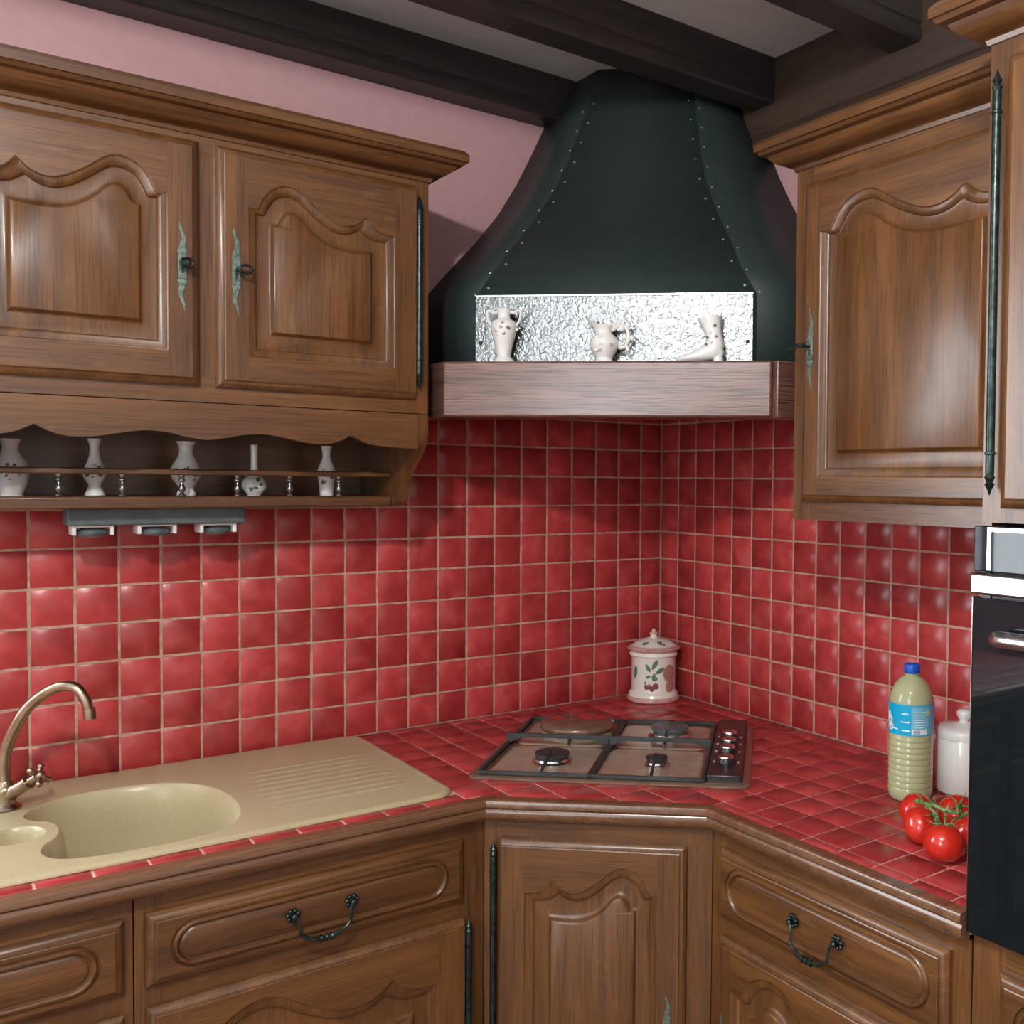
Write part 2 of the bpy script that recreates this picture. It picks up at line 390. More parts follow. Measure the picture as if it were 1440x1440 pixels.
# ================================================================== CABINET PARTS
def arch_curve(lst, x0, x1, zb):
    """lst: list of segments (smooth inside, corners between), fractions across the opening and heights"""
    out = []
    for seg in lst:
        pts = catmull([(f, h, 0) for f, h in seg], 6)
        for p in pts:
            q = (x0+(x1-x0)*p.x, zb+p.y)
            if not out or (abs(q[0]-out[-1][0])+abs(q[1]-out[-1][1])) > 1e-4: out.append(q)
    return out
A_OUT = [[(0, .010), (.055, .007)], [(.055, .007), (.12, .044), (.22, .063), (.32, .060), (.44, .032), (.56, .010), (.64, .005), (.72, .012), (.79, .031)], [(.79, .031), (.84, .013), (.91, .003), (1, 0)]]
A_IN = [[(0, .030), (.06, .034)], [(.06, .034), (.14, .058), (.24, .056), (.38, .028), (.55, .009), (.75, .001), (1, .005)]]
def resample(c, n):
    L = [0]
    for a, b_ in zip(c, c[1:]): L.append(L[-1]+math.hypot(b_[0]-a[0], b_[1]-a[1]))
    out = []; k = 0
    for i in range(n):
        t = L[-1]*i/(n-1)
        while k < len(L)-2 and L[k+1] < t: k += 1
        f = (t-L[k])/max(1e-9, L[k+1]-L[k]); out.append((c[k][0]+(c[k+1][0]-c[k][0])*f, c[k][1]+(c[k+1][1]-c[k][1])*f))
    return out
LIPP = [(0, .0), (0, .008), (.002, .0105), (.005, .013), (.009, .0155), (.0125, .0165), (.013, .0195), (.015, .0205)]
DT = .0205
def slab_rim(b, w_, h_, lips):
    """outer moulded lip of a door or drawer front, returns the inner flat rectangle"""
    lL, lR, lB, lT = lips; rings = []
    for o, z in LIPP:
        rings.append([(o*lL, o*lB, z), (w_-o*lR, o*lB, z), (w_-o*lR, h_-o*lT, z), (o*lL, h_-o*lT, z)])
    b.loft(rings, 0, True, True, False)
    o = LIPP[-1][0]
    return o*lL, w_-o*lR, o*lB, h_-o*lT
def make_door(parent, M, w_, h_, op, arch_z, inn, in_z, flip=False, scale=1.0, lips=(1, .15, 1, 1), mats=(WY, WX)):
    """op / inn: left, right, bottom margins of the opening and of the raised field; lock side is local left"""
    S = (lambda p: (w_-p[0], p[1], p[2])) if flip else (lambda p: p)
    b = MB(); ax0, ax1, ay0, ay1 = slab_rim(b, w_, h_, lips)
    ox0, ox1, oz = op[0], w_-op[1], op[2]
    ac = arch_curve(A_OUT, ox0, ox1, 0); ac = [(x, arch_z+z*scale) for x, z in ac]
    Z = DT
    b.add([(ax0, ay0, Z), (ox0, ay0, Z), (ox0, ay1, Z), (ax0, ay1, Z)], [(0, 1, 2, 3)], 0)
    b.add([(ox1, ay0, Z), (ax1, ay0, Z), (ax1, ay1, Z), (ox1, ay1, Z)], [(0, 1, 2, 3)], 0)
    b.add([(ox0, ay0, Z), (ox1, ay0, Z), (ox1, oz, Z), (ox0, oz, Z)], [(0, 1, 2, 3)], 1)
    for p, q in zip(ac, ac[1:]):
        b.add([(p[0], p[1], Z), (q[0], q[1], Z), (q[0], ay1, Z), (p[0], ay1, Z)], [(0, 1, 2, 3)], 1)
    if flip: b.v = [S(p) for p in b.v]; b.f = [tuple(reversed(f)) for f in b.f]
    door = b.build('door', list(mats), parent, M, angle=32)
    # panel: moulded edge, sunk margin, raised field
    ix0, ix1, iz = inn[0], w_-inn[1], inn[2]
    ic = arch_curve(A_IN, ix0, ix1, 0); ic = [(x, in_z+z*scale) for x, z in ic]
    n = 56
    O = [(ox0, oz), (ox1, oz)]+list(reversed(resample(ac, n))); I = [(ix0, iz), (ix1, iz)]+list(reversed(resample(ic, n)))
    prof = [(0, 0), (.03, -.0006), (.06, -.0030), (.18, -.0042), (.28, -.0066), (.33, -.0095), (.345, -.0120), (.40, -.0126), (.78, -.0104), (.83, -.0098), (.87, -.0085), (.91, -.0052), (.945, -.0012), (.97, .0008), (1, .0016)]
    pb = MB()
    pb.loft([[(o[0]+(i[0]-o[0])*t, o[1]+(i[1]-o[1])*t, Z+dz) for o, i in zip(O, I)] for t, dz in prof], mats=[1]*6+[0]*(len(prof)-7))
    k = len(prof)-1; N = len(O); o0 = k*N
    tri = tessellate_polygon([[Vector((x, y, 0)) for x, y in I]])
    for a, b2, c in tri:
        A, B2, C2 = I[a], I[b2], I[c]
        if (B2[0]-A[0])*(C2[1]-A[1])-(B2[1]-A[1])*(C2[0]-A[0]) < 0: b2, c = c, b2
        pb.face((o0+a, o0+b2, o0+c))
    if flip: pb.v = [S(p) for p in pb.v]; pb.f = [tuple(reversed(f)) for f in pb.f]
    pb.build('panel', [mats[0], mats[0]], door, M, angle=40)
    return door
def make_drawer(parent, M, w_, h_, mx, my, lips=(1, 1, 1, 1), handle=True):
    b = MB(); ax0, ax1, ay0, ay1 = slab_rim(b, w_, h_, lips); Z = DT
    r = (h_-2*my)/2; cy = h_/2; N = 14
    def stad(d):
        rr = r-d; pts = []
        for i in range(N+1):
            a = -PI/2+PI*i/N; pts.append((w_-mx-r+rr*math.cos(a), cy+rr*math.sin(a)))
        for i in range(N+1):
            a = PI/2+PI*i/N; pts.append((mx+r+rr*math.cos(a), cy+rr*math.sin(a)))
        return pts
    outer = [(ax0, ay0), (ax1, ay0), (ax1, ay1), (ax0, ay1)]; hole = stad(0)
    allp = outer+hole; o = len(b.v); b.v += [(x, y, Z) for x, y in allp]
    for a, b2, c in tessellate_polygon([[Vector((x, y, 0)) for x, y in outer], [Vector((x, y, 0)) for x, y in hole]]):
        A, B2, C2 = allp[a], allp[b2], allp[c]
        if (B2[0]-A[0])*(C2[1]-A[1])-(B2[1]-A[1])*(C2[0]-A[0]) < 0: b2, c = c, b2
        b.face((o+a, o+b2, o+c))
    ring = [(0, 0), (.0015, -.0035), (.003, -.0035), (.0045, .0005), (.007, .0028), (.010, .0028), (.0125, .0005), (.014, -.003), (.0155, -.0032), (.018, -.0008), (.021, .0)]
    b.loft([[(x, y, Z+dz) for x, y in stad(d)] for d, dz in ring])
    base = len(b.v)-len(hole); b.face([base+i for i in range(len(hole))])
    d = b.build('drawer', WX, parent, M, angle=32)
    if handle: bail_pull(d, M @ T3((w_/2, cy, DT)))
    return d
def bail_pull(parent, M):
    h = .0535
    for sx in (-1, 1):
        b = MB(); c = (sx*h, .004, 0)
        b.lathe([(.0095, 0), (.0105, .002), (.0085, .004), (.004, .006), (.004, .012), (.0055, .014), (.0058, .017), (.0035, .0195), (0, .020)], 14, c)
        for k in range(7):
            a = 2*PI*k/7+.3; b.ball((c[0]+.0092*math.cos(a), c[1]+.0092*math.sin(a), .0045), .0046, 8)
        b.build('rosette', IRON, parent, M)
    pts = [(-h, .003, .014), (-h+.004, .001, .016), (-h+.007, -.006, .018), (-h+.008, -.018, .020), (-h+.010, -.028, .021), (-h+.020, -.036, .022), (-.020, -.041, .023), (0, -.043, .023)]
    pts += [(-x, y, z) for x, y, z in reversed(pts[:-1])]
    path = catmull(pts, 5)
    def rad(t):
        q = abs(t-.5)*2
        return .0026+.0024*max(0, 1-q*2.2)**.8
    b = MB(); b.tube(path, rad, 9)
    for dx in (-.010, 0, .010):
        b.lathe([(.003, -.0026), (.0065, -.0018), (.0072, 0), (.0065, .0018), (.003, .0026)], 12, (0, 0, 0), tr=lambda p, dx=dx: Vector((p.z+dx, p.x-.043, p.y+.023)))
    b.build('bail', IRON, parent, M)
def lock_plate(parent, M, L=.165, key=True, ks=1, lever=False):
    n = 80; left = []; right = []
    for i in range(n+1):
        t = -1+2*i/n; a = abs(t)
        wv = .0074 if a < .23 else (.0045 if a < .26 else (.0082*math.sqrt(max(.12, 1-((a-.335)/.085)**2)) if a < .40 else .0048*(1-(a-.40)/.60)**.8+.0007))
        c = .0036*math.sin((a-.40)*8.5)*(1 if t > 0 else -1)*min(1, (a-.40)*4) if a > .40 else 0
        left.append((c-wv, t*L/2)); right.append((c+wv, t*L/2))
    b = MB(); poly = right+list(reversed(left))
    b.prism(poly, 0, .0022)
    for s in (-1, 1): b.lathe([(.0022, 0), (.0018, .0012), (0, .0016)], 8, (0, s*.034, .0022))
    b.box(-.0075, .0075, -.024, .022, .0022, .0042)
    p = b.build('lock_plate', VERD, parent, M, bevel=.0006)
    kb = MB(); kb.prism([(-.002, -.014), (.002, -.014), (.002, -.002), (-.002, -.002)], .0042, .0050); kb.build('keyhole', CASTIRON, p, M)
    if key:
        k = MB(); k.tube([(0, .003, .003), (0, .003, .022)], .0032, 8)
        if lever:
            pts = catmull([(0, .003, .020), (-.012*ks, .004, .024), (-.024*ks, -.001, .026), (-.034*ks, -.004, .025)], 5); k.tube(pts, lambda t: .0058-.002*t, 9)
        else:
            ring = [(ks*.012+.011*math.cos(2*PI*i/18), .003+.008*math.sin(2*PI*i/18), .024) for i in range(19)]
            k.tube([(0, .003, .018), (0, .003, .026)], .0045, 8); k.tube(ring, .0028, 7); k.ball((ks*.023, .003, .024), .004, 8)
        k.build('key', IRON, p, M)
    return p
def hinge_rod(parent, M, L, r=.0070):
    """M: origin at the lower end, local y up"""
    f = [(0, 0), (.25, .004), (.55, .010), (.9, .014), (1.15, .017), (.75, .020), (.85, .023), (1.2, .027), (.9, .031), (1.0, .034), (1.0, .060), (1.25, .0615), (1.25, .064), (1.0, .0655)]
    prof = [(a*r, z) for a, z in f]+[(r*.97, L*.5)]+[(a*r, L-z) for a, z in reversed(f)]
    b = MB(); b.lathe(prof, 14, tr=lambda p: Vector((p.x, p.z, p.y)))
    b.f = [tuple(reversed(q)) for q in b.f]
    return b.build('hinge', IRON, parent, M)
CROWN = [(-.004, 2.196), (.004, 2.196), (.0065, 2.203), (.011, 2.2065), (.020, 2.2085), (.030, 2.2125), (.039, 2.219), (.044, 2.226), (.046, 2.229), (.052, 2.230), (.057, 2.2315), (.060, 2.235), (.062, 2.2375), (.066, 2.2385), (.066, 2.2535), (.058, 2.263), (-.004, 2.263)]

# ================================================================== LEFT WALL CABINET
LX0, LX1, LY = -1.826, -.923, -.36
lc = thing('wall_cabinet', 'two-door oak wall cabinet with open shelf hanging above the sink', 'cabinet', ((LX0+LX1)/2, 0, 1.47))
b = MB(); b.box(LX0+.004, LX1-.0035, LY+.018, .001, 1.690, 2.2); b.build('carcass', WZ, lc, smooth=False)
b = MB()
b.box(LX0, LX0+.05, LY, LY+.019, 1.690, 2.2, 0); b.box(LX1-.05, LX1, LY, LY+.019, 1.690, 2.2, 0); b.box(-1.400, -1.350, LY, LY+.019, 1.740, 2.16, 0)
b.box(LX0+.05, LX1-.05, LY, LY+.019, 2.16, 2.2, 1); b.box(LX0+.05, LX1-.05, LY, LY+.019, 1.690, 1.740, 1)
b.build('face_frame', [WZ, WX], lc, smooth=False)
b = MB(); b.sweep([(LX0, -.001), (LX0, LY), (LX1, LY), (LX1, -.001)], CROWN); b.build('cornice', WX, lc, angle=28)
LW, LH = .403, .462
dR = make_door(lc, frame((-1.360, LY, 1.720), (1, 0, 0), (0, -1, 0)), LW, LH, (.057, .049, .062), 2.063-1.720, (.106, .105, .116), 2.010-1.720)
dL = make_door(lc, frame((-1.792, LY, 1.720), (1, 0, 0), (0, -1, 0)), LW, LH, (.057, .049, .062), 2.063-1.720, (.106, .105, .116), 2.010-1.720, flip=True)
lock_plate(dR, frame((-1.3265, LY-DT, 1.943), (1, 0, 0), (0, -1, 0)), ks=1)
lock_plate(dL, frame((-1.4215, LY-DT, 1.941), (1, 0, 0), (0, -1, 0)), ks=.3)
hinge_rod(dR, frame((-.9500, LY-.015, 1.743), (1, 0, 0), (0, -1, 0)), .418)
hinge_rod(dL, frame((-1.799, LY-.015, 1.743), (1, 0, 0), (0, -1, 0)), .418)
# scalloped valance
half = [[(0, 1.612), (.05, 1.613), (.105, 1.616), (.14, 1.622), (.171, 1.637)], [(.171, 1.637), (.195, 1.624), (.222, 1.617), (.26, 1.618), (.30, 1.625), (.342, 1.632), (.38, 1.630), (.42, 1.622), (.4515, 1.617)]]
c = arch_curve(half, 0, 1, 0); c = [(x, z) for x, z in c]
full = [(LX1-x, z) for x, z in c]+[(LX0+x, z) for x, z in reversed(c[:-1])]     # right to left
b = MB()
q = [(x, z) for x, z in reversed(full) if LX0+.0235 < x < LX1-.0235]; q = [(LX0+.0225, q[0][1])]+q+[(LX1-.0225, q[-1][1])]
b.loft([[(x, z, 0), (x, 1.688, 0), (x, 1.688, .018), (x, z, .018)] for x, z in q], 0, True, True, True); b.f = [tuple(reversed(f)) for f in b.f]
b.build('valance', WX, lc, frame((0, LY+.019, 0), (1, 0, 0), (0, -1, 0)), angle=30)
# open shelf niche
SY = -.21
b = MB(); b.box(LX0+.022, LX1-.022, SY, -.004, 1.4815, 1.506); b.build('shelf', WX, lc, bevel=.004)
b = MB(); b.box(LX0+.022, LX1-.022, -.012, -.004, 1.506, 1.689); b.build('back_board', WX, lc, smooth=False)
b = MB(); b.box(LX0+.022, LX1-.022, SY-.002, SY+.012, 1.549, 1.5615); b.build('gallery_rail', WX, lc, bevel=.003)
sp = None
for k in range(7):
    x = -1.710+.1074*k
    if sp is None:
        s_ = MB(); s_.lathe([(.0062, 0), (.0068, .003), (.0045, .006), (.0036, .008), (.0075, .013), (.0078, .016), (.0052, .022), (.0036, .026), (.0035, .029), (.0068, .032), (.0068, .034), (.0040, .037), (.0058, .040), (.0058, .043)], 14)
        o = s_.build('spindle', PEWT, lc, T3((x, SY+.006, 1.506))); sp = o.data
    else: place('spindle', sp, lc, T3((x, SY+.006, 1.506)))
bp = [(0, 1.689), (-.360, 1.689), (-.360, 1.645), (-.357, 1.632), (-.345, 1.614), (-.325, 1.596), (-.300, 1.576), (-.276, 1.555), (-.258, 1.532), (-.247, 1.512), (-.240, 1.497), (-.228, 1.486), (-.212, 1.4815), (0, 1.4815)]
for xx in (LX1-.022, LX0):
    b = MB(); b.prism([(y, z) for y, z in reversed(bp)], 0, .022, tr=lambda x, y, z, xx=xx: (xx+z, x-.0005, y))
    b.build('bracket', WZ, lc, bevel=.005)

# vases on the open shelf
def vase(name, x, y, z, prof, label, decal=None, seg=28, mats=PORC):
    t = thing(name, label, 'vase', (x, y, z), 'small vases on the open shelf')
    b = MB(); b.lathe(prof, seg); b.build('vase_body', mats, t, T3((x, y, z)), angle=60)
    if decal: decal(t, x, y, z)
    return t
def prof_spline(pts, n=5): return [(max(0, p.x), p.y) for p in catmull([(r, z, 0) for r, z in pts], n)]
def hollow(p, th=.0018):
    """close a vase profile with a lip and an inner wall"""
    top = p[-1]; inner = [(max(.001, r-th), z) for r, z in reversed(p) if z > .01]
    return [(0, p[0][1])]+p+[(top[0]-th*.5, top[1]+.0006)]+inner+[(0, .01)]
def flower_patch(parent, x, y, z, rfun, ang, hz, items, M=None):
    """painted marks lying on a turned body: items (da, dz, size, material index, aspect, tilt)"""
    b = MB()
    for da, dz, s, mi, asp, tilt in items:
        n = 8; pts = []
        for k in range(n):
            a = 2*PI*k/n; u_ = s*asp*math.cos(a); v_ = s*math.sin(a)
            uu = u_*math.cos(tilt)-v_*math.sin(tilt); vv = u_*math.sin(tilt)+v_*math.cos(tilt)
            zz = hz+dz+vv; r = rfun(zz)+.0004; th = ang+da+uu/r
            pts.append((r*math.cos(th), r*math.sin(th), zz))
        rr = rfun(hz+dz)+.0006; pts.append((rr*math.cos(ang+da), rr*math.sin(ang+da), hz+dz))
        b.add(pts, [(k, (k+1) % n, n) for k in range(n)], mi)
    return b.build('painted_flowers', [LEAF, PAINT, GILT, BERRY, PLUM], parent, M or T3((x, y, z)))
def rf(prof):
    def f(z):
        for (r0, z0), (r1, z1) in zip(prof, prof[1:]):
            if min(z0, z1) <= z <= max(z0, z1) and abs(z1-z0) > 1e-9: return r0+(r1-r0)*(z-z0)/(z1-z0)
        return prof[-1][0]
    return f
VIEW = math.atan2(-2.43+.13, -1.85+1.3)     # towards the camera from the shelf
def spray(seed):
    rnd = random.Random(seed); it = []
    for k in range(9):
        it.append((rnd.uniform(-.7, .7), rnd.uniform(-.016, .016), rnd.uniform(.0022, .0045), rnd.choice([0, 2, 3, 1, 2]), rnd.uniform(.5, 1.7), rnd.uniform(0, 3)))
    return it
VZ = 1.506
p1 = prof_spline([(.020, 0), (.021, .004), (.028, .020), (.032, .042), (.030, .062), (.020, .078), (.0150, .088), (.0145, .096), (.0185, .107), (.0190, .109)])
p2 = prof_spline([(.0175, 0), (.0180, .003), (.0130, .016), (.0120, .022), (.020, .036), (.0225, .046), (.0200, .054), (.0130, .070), (.0090, .086), (.0085, .098), (.0125, .112), (.0130, .114)])
p3 = prof_spline([(.0185, 0), (.0190, .004), (.0150, .014), (.0180, .022), (.0290, .038), (.0310, .052), (.0260, .066), (.0160, .084), (.0140, .096), (.0150, .104), (.0195, .113), (.0200, .114)])
p4 = prof_spline([(.0140, 0), (.0150, .002), (.0240, .014), (.0265, .024), (.0220, .036), (.0120, .046), (.0080, .058), (.0072, .080), (.0075, .104), (.0084, .111)])
p5 = prof_spline([(.0145, 0), (.0150, .004), (.0180, .030), (.0205, .050), (.0190, .062), (.0110, .082), (.0090, .094), (.0110, .106), (.0130, .113)])
for nm, x, pf, lab, sd in [('shelf_vase', -1.674, p1, 'wide shouldered white vase, end one of the shelf row', 1), ('shelf_vase', -1.533, p2, 'white vase with pinched foot and long flared neck', 2),
                           ('shelf_vase', -1.365, p3, 'round bellied white vase with painted sprig and wide neck', 3), ('shelf_vase', -1.228, p4, 'squat white bottle vase with thin straight neck', 4),
                           ('shelf_vase', -1.070, p5, 'slim tapered white vase standing nearest the shelf bracket', 5)]:
    t = vase(nm, x, -.135, VZ, hollow(pf), lab)
    flower_patch(t, x, -.135, VZ, rf(pf), VIEW, .045 if sd != 4 else .024, spray(sd))

# spotlight bar under the shelf
sl = thing('spotlight_bar', 'dark grey strip with three round spotlights fixed under the open shelf', 'light', (-1.418, -.12, 1.47))
b = MB(); b.box(-1.584, -1.253, -.160, -.085, 1.4465, 1.481); b.build('housing', GREYP, sl, bevel=.003)
for x in (-1.538, -1.423, -1.305):
    b = MB()
    b.box(x-.033, x+.033, -.150, -.094, 1.4425, 1.4465)
    for s in (-1, 1): b.box(x+s*.033-.0035, x+s*.033+.0035, -.150, -.094, 1.427, 1.4465)
    br = b.build('spot_bracket', WHITEP, sl, bevel=.0015)
    b = MB(); b.lathe([(0, 0), (.020, 0), (.027, .002), (.029, .007), (.027, .012), (.018, .017), (.010, .019), (0, .019)], 26); b.build('spot', GREYP, br, T3((x, -.122, 1.4235)))
    b = MB(); b.lathe([(0, -.0025), (.012, -.002), (.019, 0), (0, .0002)], 22); b.build('lens', LENS, br, T3((x, -.122, 1.4235)))

# ================================================================== RIGHT WALL CABINET
RX = -.36
rc = thing('wall_cabinet', 'single-door oak wall cabinet between the hood and the oven column', 'cabinet', (0, -1.24, 1.47))
b = MB(); b.box(RX+.018, -.0005, -1.545, -.939, 1.472, 2.2); b.build('carcass', WZ, rc, smooth=False)
b = MB()
b.box(RX, RX+.019, -.985, -.937, 1.470, 2.2, 0); b.box(RX, RX+.019, -1.545, -1.50, 1.470, 2.2, 0); b.box(RX, RX+.019, -1.50, -.985, 2.14, 2.2, 1); b.box(RX, RX+.019, -1.50, -.985, 1.470, 1.53, 1)
b.build('face_frame', [WZ, WY], rc, smooth=False)
b = MB(); b.sweep([(-.001, -.937), (RX, -.937), (RX, -1.546)][::-1], [(-o, z) for o, z in CROWN][::-1]); b.build('cornice', WY, rc, angle=28)
rd = make_door(rc, frame((RX, -.971, 1.508), (0, -1, 0), (-1, 0, 0)), .545, .652, (.052, .052, .050), 2.043-1.508, (.108, .110, .106), 1.997-1.508, scale=1.12)
lock_plate(rd, frame((RX-DT, -1.0015, 1.821), (0, -1, 0), (-1, 0, 0)), lever=True, ks=1)

# ================================================================== RANGE HOOD
HB = [(1.800, .797), (1.966, .797), (1.995, .784), (2.03, .757), (2.1, .697), (2.176, .629), (2.26, .563), (2.35, .508), (2.446, .459), (2.54, .414), (ZC-.001, .366)]
HS = [1.14, 1.14, 1.138, 1.112, 1.030, .944, .855, .777, .702, .631, .554]
hd = thing('range_hood', 'dark green flared corner range hood with wooden mantel above hob', 'hood', (-.45, -.45, 1.69))
L_ = [[(-B, -.001, z), (-B, -(S-B), z)] for (z, B), S in zip(HB, HS)]
b = MB(); b.loft([r[::-1] for r in L_], 0, False); lp = b.build('side_panel', HOODM, hd, angle=60)
b = MB(); b.loft([[(p[1], p[0], z_) for p, z_ in ((r[0], r[0][2]), (r[1], r[1][2]))] for r in L_], 0, False); rp = b.build('side_panel', HOODM, hd, angle=60)
b = MB(); b.loft([[(-B, -(S-B), z), (-(S-B), -B, z)] for (z, B), S in zip(HB, HS)], 0, False); b.f = [tuple(reversed(f)) for f in b.f]
fp = b.build('front_panel', HOODM, hd, angle=60)
for p in (lp, rp, fp):
    sm = p.modifiers.new('sheet', 'SOLIDIFY'); sm.thickness = .002; sm.offset = 0
# rivets along both ridges, a row on either sheet
rv = None
def interp(z):
    for i in range(len(HB)-1):
        if HB[i][0] <= z <= HB[i+1][0]:
            t = (z-HB[i][0])/(HB[i+1][0]-HB[i][0]); B = HB[i][1]+(HB[i+1][1]-HB[i][1])*t; S = HS[i]+(HS[i+1]-HS[i])*t; return B, S-B
RIV = newmat('rivet_heads', (.55, .60, .60), .3, .8)[0]
def rivet(p, n):
    global rv
    M = Vector(n).normalized().to_track_quat('Z', 'Y').to_matrix().to_4x4(); M.translation = p
    if rv is None:
        q = MB(); q.lathe([(.0034, -.001), (.0034, .0006), (.0022, .0022), (0, .0027)], 8); rv = q.build('rivet', RIV, hd, M).data
    else: place('rivet', rv, hd, M)
for k in range(10):
    z = 1.985+.0605*k; B, D = interp(z); B2, D2 = interp(min(z+.02, 2.64)); g = (B-B2)/.02
    o = .016*.7071
    nf = Vector((-1, -1, 2*(B-B2+D-D2)/.02*.5)).normalized()
    rivet((-B+o, -D-o, z), nf); rivet((-D-o, -B+o, z), nf)
    z2 = z-.022 if k else z-.014; B, D = interp(z2); B2, D2 = interp(z2+.02)
    ns = Vector((-1, 0, (B-B2)/.02)).normalized()
    rivet((-B, -D+.012, z2), ns); rivet((-D+.012, -B, z2), Vector((0, -1, (B-B2)/.02)))
# hammered plate at the foot of the hood
DI = Vector((1, -1, 0)).normalized(); DO = Vector((-1, -1, 0)).normalized()
PM = frame((-.797, -.343, 1.811), DI, DO)
b = MB(); b.box(.018, .617, 0, .153, .0015, .004); pl_ = b.build('hammered_plate', HAM, hd, PM, smooth=False)
for x0 in (0, .612):
    b = MB(); b.box(x0, x0+.022, 0, .155, .0042, .0062); st = b.build('plate_strap', HAM, pl_, PM, smooth=False)
    b = MB(); b.lathe([(.0045, 0), (.0045, .001), (.003, .003), (0, .0038)], 12); b.build('screw', IRON, pl_, PM @ T3((x0+.011, .048, .0062)))
b = MB(); b.box(0, .634, .153, .1565, .001, .008); b.build('plate_trim', STEEL, pl_, PM, smooth=False)
# mantel: front beam and the two returns to the walls
MB0 = Vector((-.889, -.361, 1.686))
b = MB(); b.box(0, .7326, 0, .123, -.085, 0); b.build('mantel_beam', MAN, hd, frame(MB0, DI, DO), bevel=.005)
b = MB(); b.box(0, .36, 0, .123, -.05, 0); b.build('mantel_return', MAN, hd, frame((-.887, -.0015, 1.686), (0, -1, 0), (-1, 0, 0)), bevel=.003)
b = MB(); b.box(0, .36, 0, .123, -.05, 0); b.build('mantel_return', MAN, hd, frame((-.3615, -.887, 1.686), (1, 0, 0), (0, -1, 0)), bevel=.003)
b = MB(); b.prism([(-.836, -.0015), (-.836, -.335), (-.335, -.836), (-.0015, -.836), (-.0015, -.0015)], 1.79, 1.794); b.build('hood_base', HOODM, hd, smooth=False)

# porcelain on the mantel
HZ = 1.809
def mantel_frame(u_): return frame(MB0 + DI*u_ - DO*.040 + Vector((0, 0, .123)), DI, Vector((0, 0, 1)))   # local x right, y away from room, z up
def orn(name, label, cat, u_, k=(1, 1, 1)):
    M = mantel_frame(u_) @ Matrix.Diagonal((*k, 1)); t = place(name, None, None, M); tag(t, label, cat, 'porcelain ornaments on the hood mantel'); return t, M
def relief(parent, M, rfun, hz, seed, n=9, spread=.8):
    rnd = random.Random(seed); b = MB()
    for k in range(n):
        th = -PI/2+rnd.uniform(-spread, spread); z = hz+rnd.uniform(-.014, .014); r = rfun(z)+.0008
        c = (r*math.cos(th), r*math.sin(th), z); m_ = rnd.choice([0, 1, 1, 2])
        b.lathe([(.0, -.0004), (.0038, 0), (.0030, .0016), (.0012, .0022), (0, .0016)], 6, c, m_, tr=lambda p, c=c: Vector(c)+(p-Vector(c)).x*Vector((-math.sin(th), math.cos(th), 0))*1.1+(p-Vector(c)).y*Vector((0, 0, 1))+(p-Vector(c)).z*Vector((math.cos(th), math.sin(th), 0)))
    b.build('applied_flowers', [LEAF, PORC, PAINT], parent, M)
t, M = orn('amphora_vase', 'white porcelain amphora with two scroll handles and applied flowers', 'vase', .128)
pa = prof_spline([(.0230, 0), (.0235, .004), (.0160, .014), (.0155, .018), (.0200, .040), (.0270, .066), (.0290, .080), (.0260, .092), (.0150, .100), (.0135, .108), (.0165, .118), (.0180, .121)])
b = MB(); b.lathe(hollow(pa), 28); b.build('vase_body', PORC, t, M, angle=60)
for s in (-1, 1):
    pth = catmull([(s*.014, 0, .116), (s*.022, 0, .113), (s*.032, 0, .117), (s*.038, 0, .116), (s*.0385, 0, .106), (s*.036, 0, .096), (s*.030, 0, .086), (s*.025, 0, .080), (s*.030, 0, .074), (s*.032, 0, .079)], 5)
    b = MB(); b.tube(pth, lambda q: .0034-.0008*q, 8); b.build('handle', PORC, t, M)
relief(t, M, rf(pa), .076, 3)
t, M = orn('cream_jug', 'small white porcelain jug with long spout and leafy scroll handle', 'jug', .358, (1.14, 1.1, 1.08))
pj = [(.0180, 0), (.0190, .003), (.0165, .009), (.0240, .022), (.0290, .036), (.0270, .048), (.0180, .058), (.0145, .064), (.0175, .074), (.0200, .080)]
pjs = prof_spline(pj, 4); seg = 28; rings = []
for r, z in pjs:
    k = max(0, (z-.058)/.022); ring = []
    for i in range(seg):
        a = 2*PI*i/seg; x, y = r*math.cos(a), r*math.sin(a)
        f = max(0, -math.cos(a))**2.2
        ring.append((x-f*k*.020, y*(1-.35*f*k), z+f*k*.014-(1-f)*k*.004))
    rings.append(ring)
inner = [[(x*.90-(.0*0), y*.88, z-.0005) for x, y, z in r] for r in reversed(rings[-8:])]
b = MB(); b.loft([[(0.0001*math.cos(2*PI*i/seg), .0001*math.sin(2*PI*i/seg), 0) for i in range(seg)]]+rings+inner, 0, True, False, True); b.build('jug_body', PORC, t, M, angle=60)
pth = catmull([(.015, 0, .066), (.026, 0, .076), (.040, 0, .076), (.046, 0, .066), (.048, 0, .050), (.043, 0, .036), (.034, 0, .030), (.028, 0, .032)], 6)
b = MB(); b.tube(pth, lambda q: .0042-.0012*q, 8)
for q, dx, dz in ((.2, 0, .008), (.35, .006, .004), (.55, .007, -.002), (.75, .005, -.006), (.3, -.006, -.006), (.55, -.008, 0), (.85, -.003, .006)):
    c = pth[int(q*(len(pth)-1))]; b.ball((c.x+dx, 0, c.z+dz), .0048, 8, 0, 1.3)
b.build('handle', PORC, t, M); relief(t, M, rf(pjs), .037, 8, 7)
t, M = orn('porcelain_boot', 'white porcelain heeled boot with ruffled top and painted sprigs', 'ornament', .594, (1.22, 1.15, 1.06))
path = [(.000, .094, .0225, .0185), (.001, .085, .0195, .017), (.004, .070, .0165, .0150), (.007, .056, .0150, .0140), (.009, .044, .0160, .0140), (.008, .035, .0190, .0145)]
rings = []; seg = 26
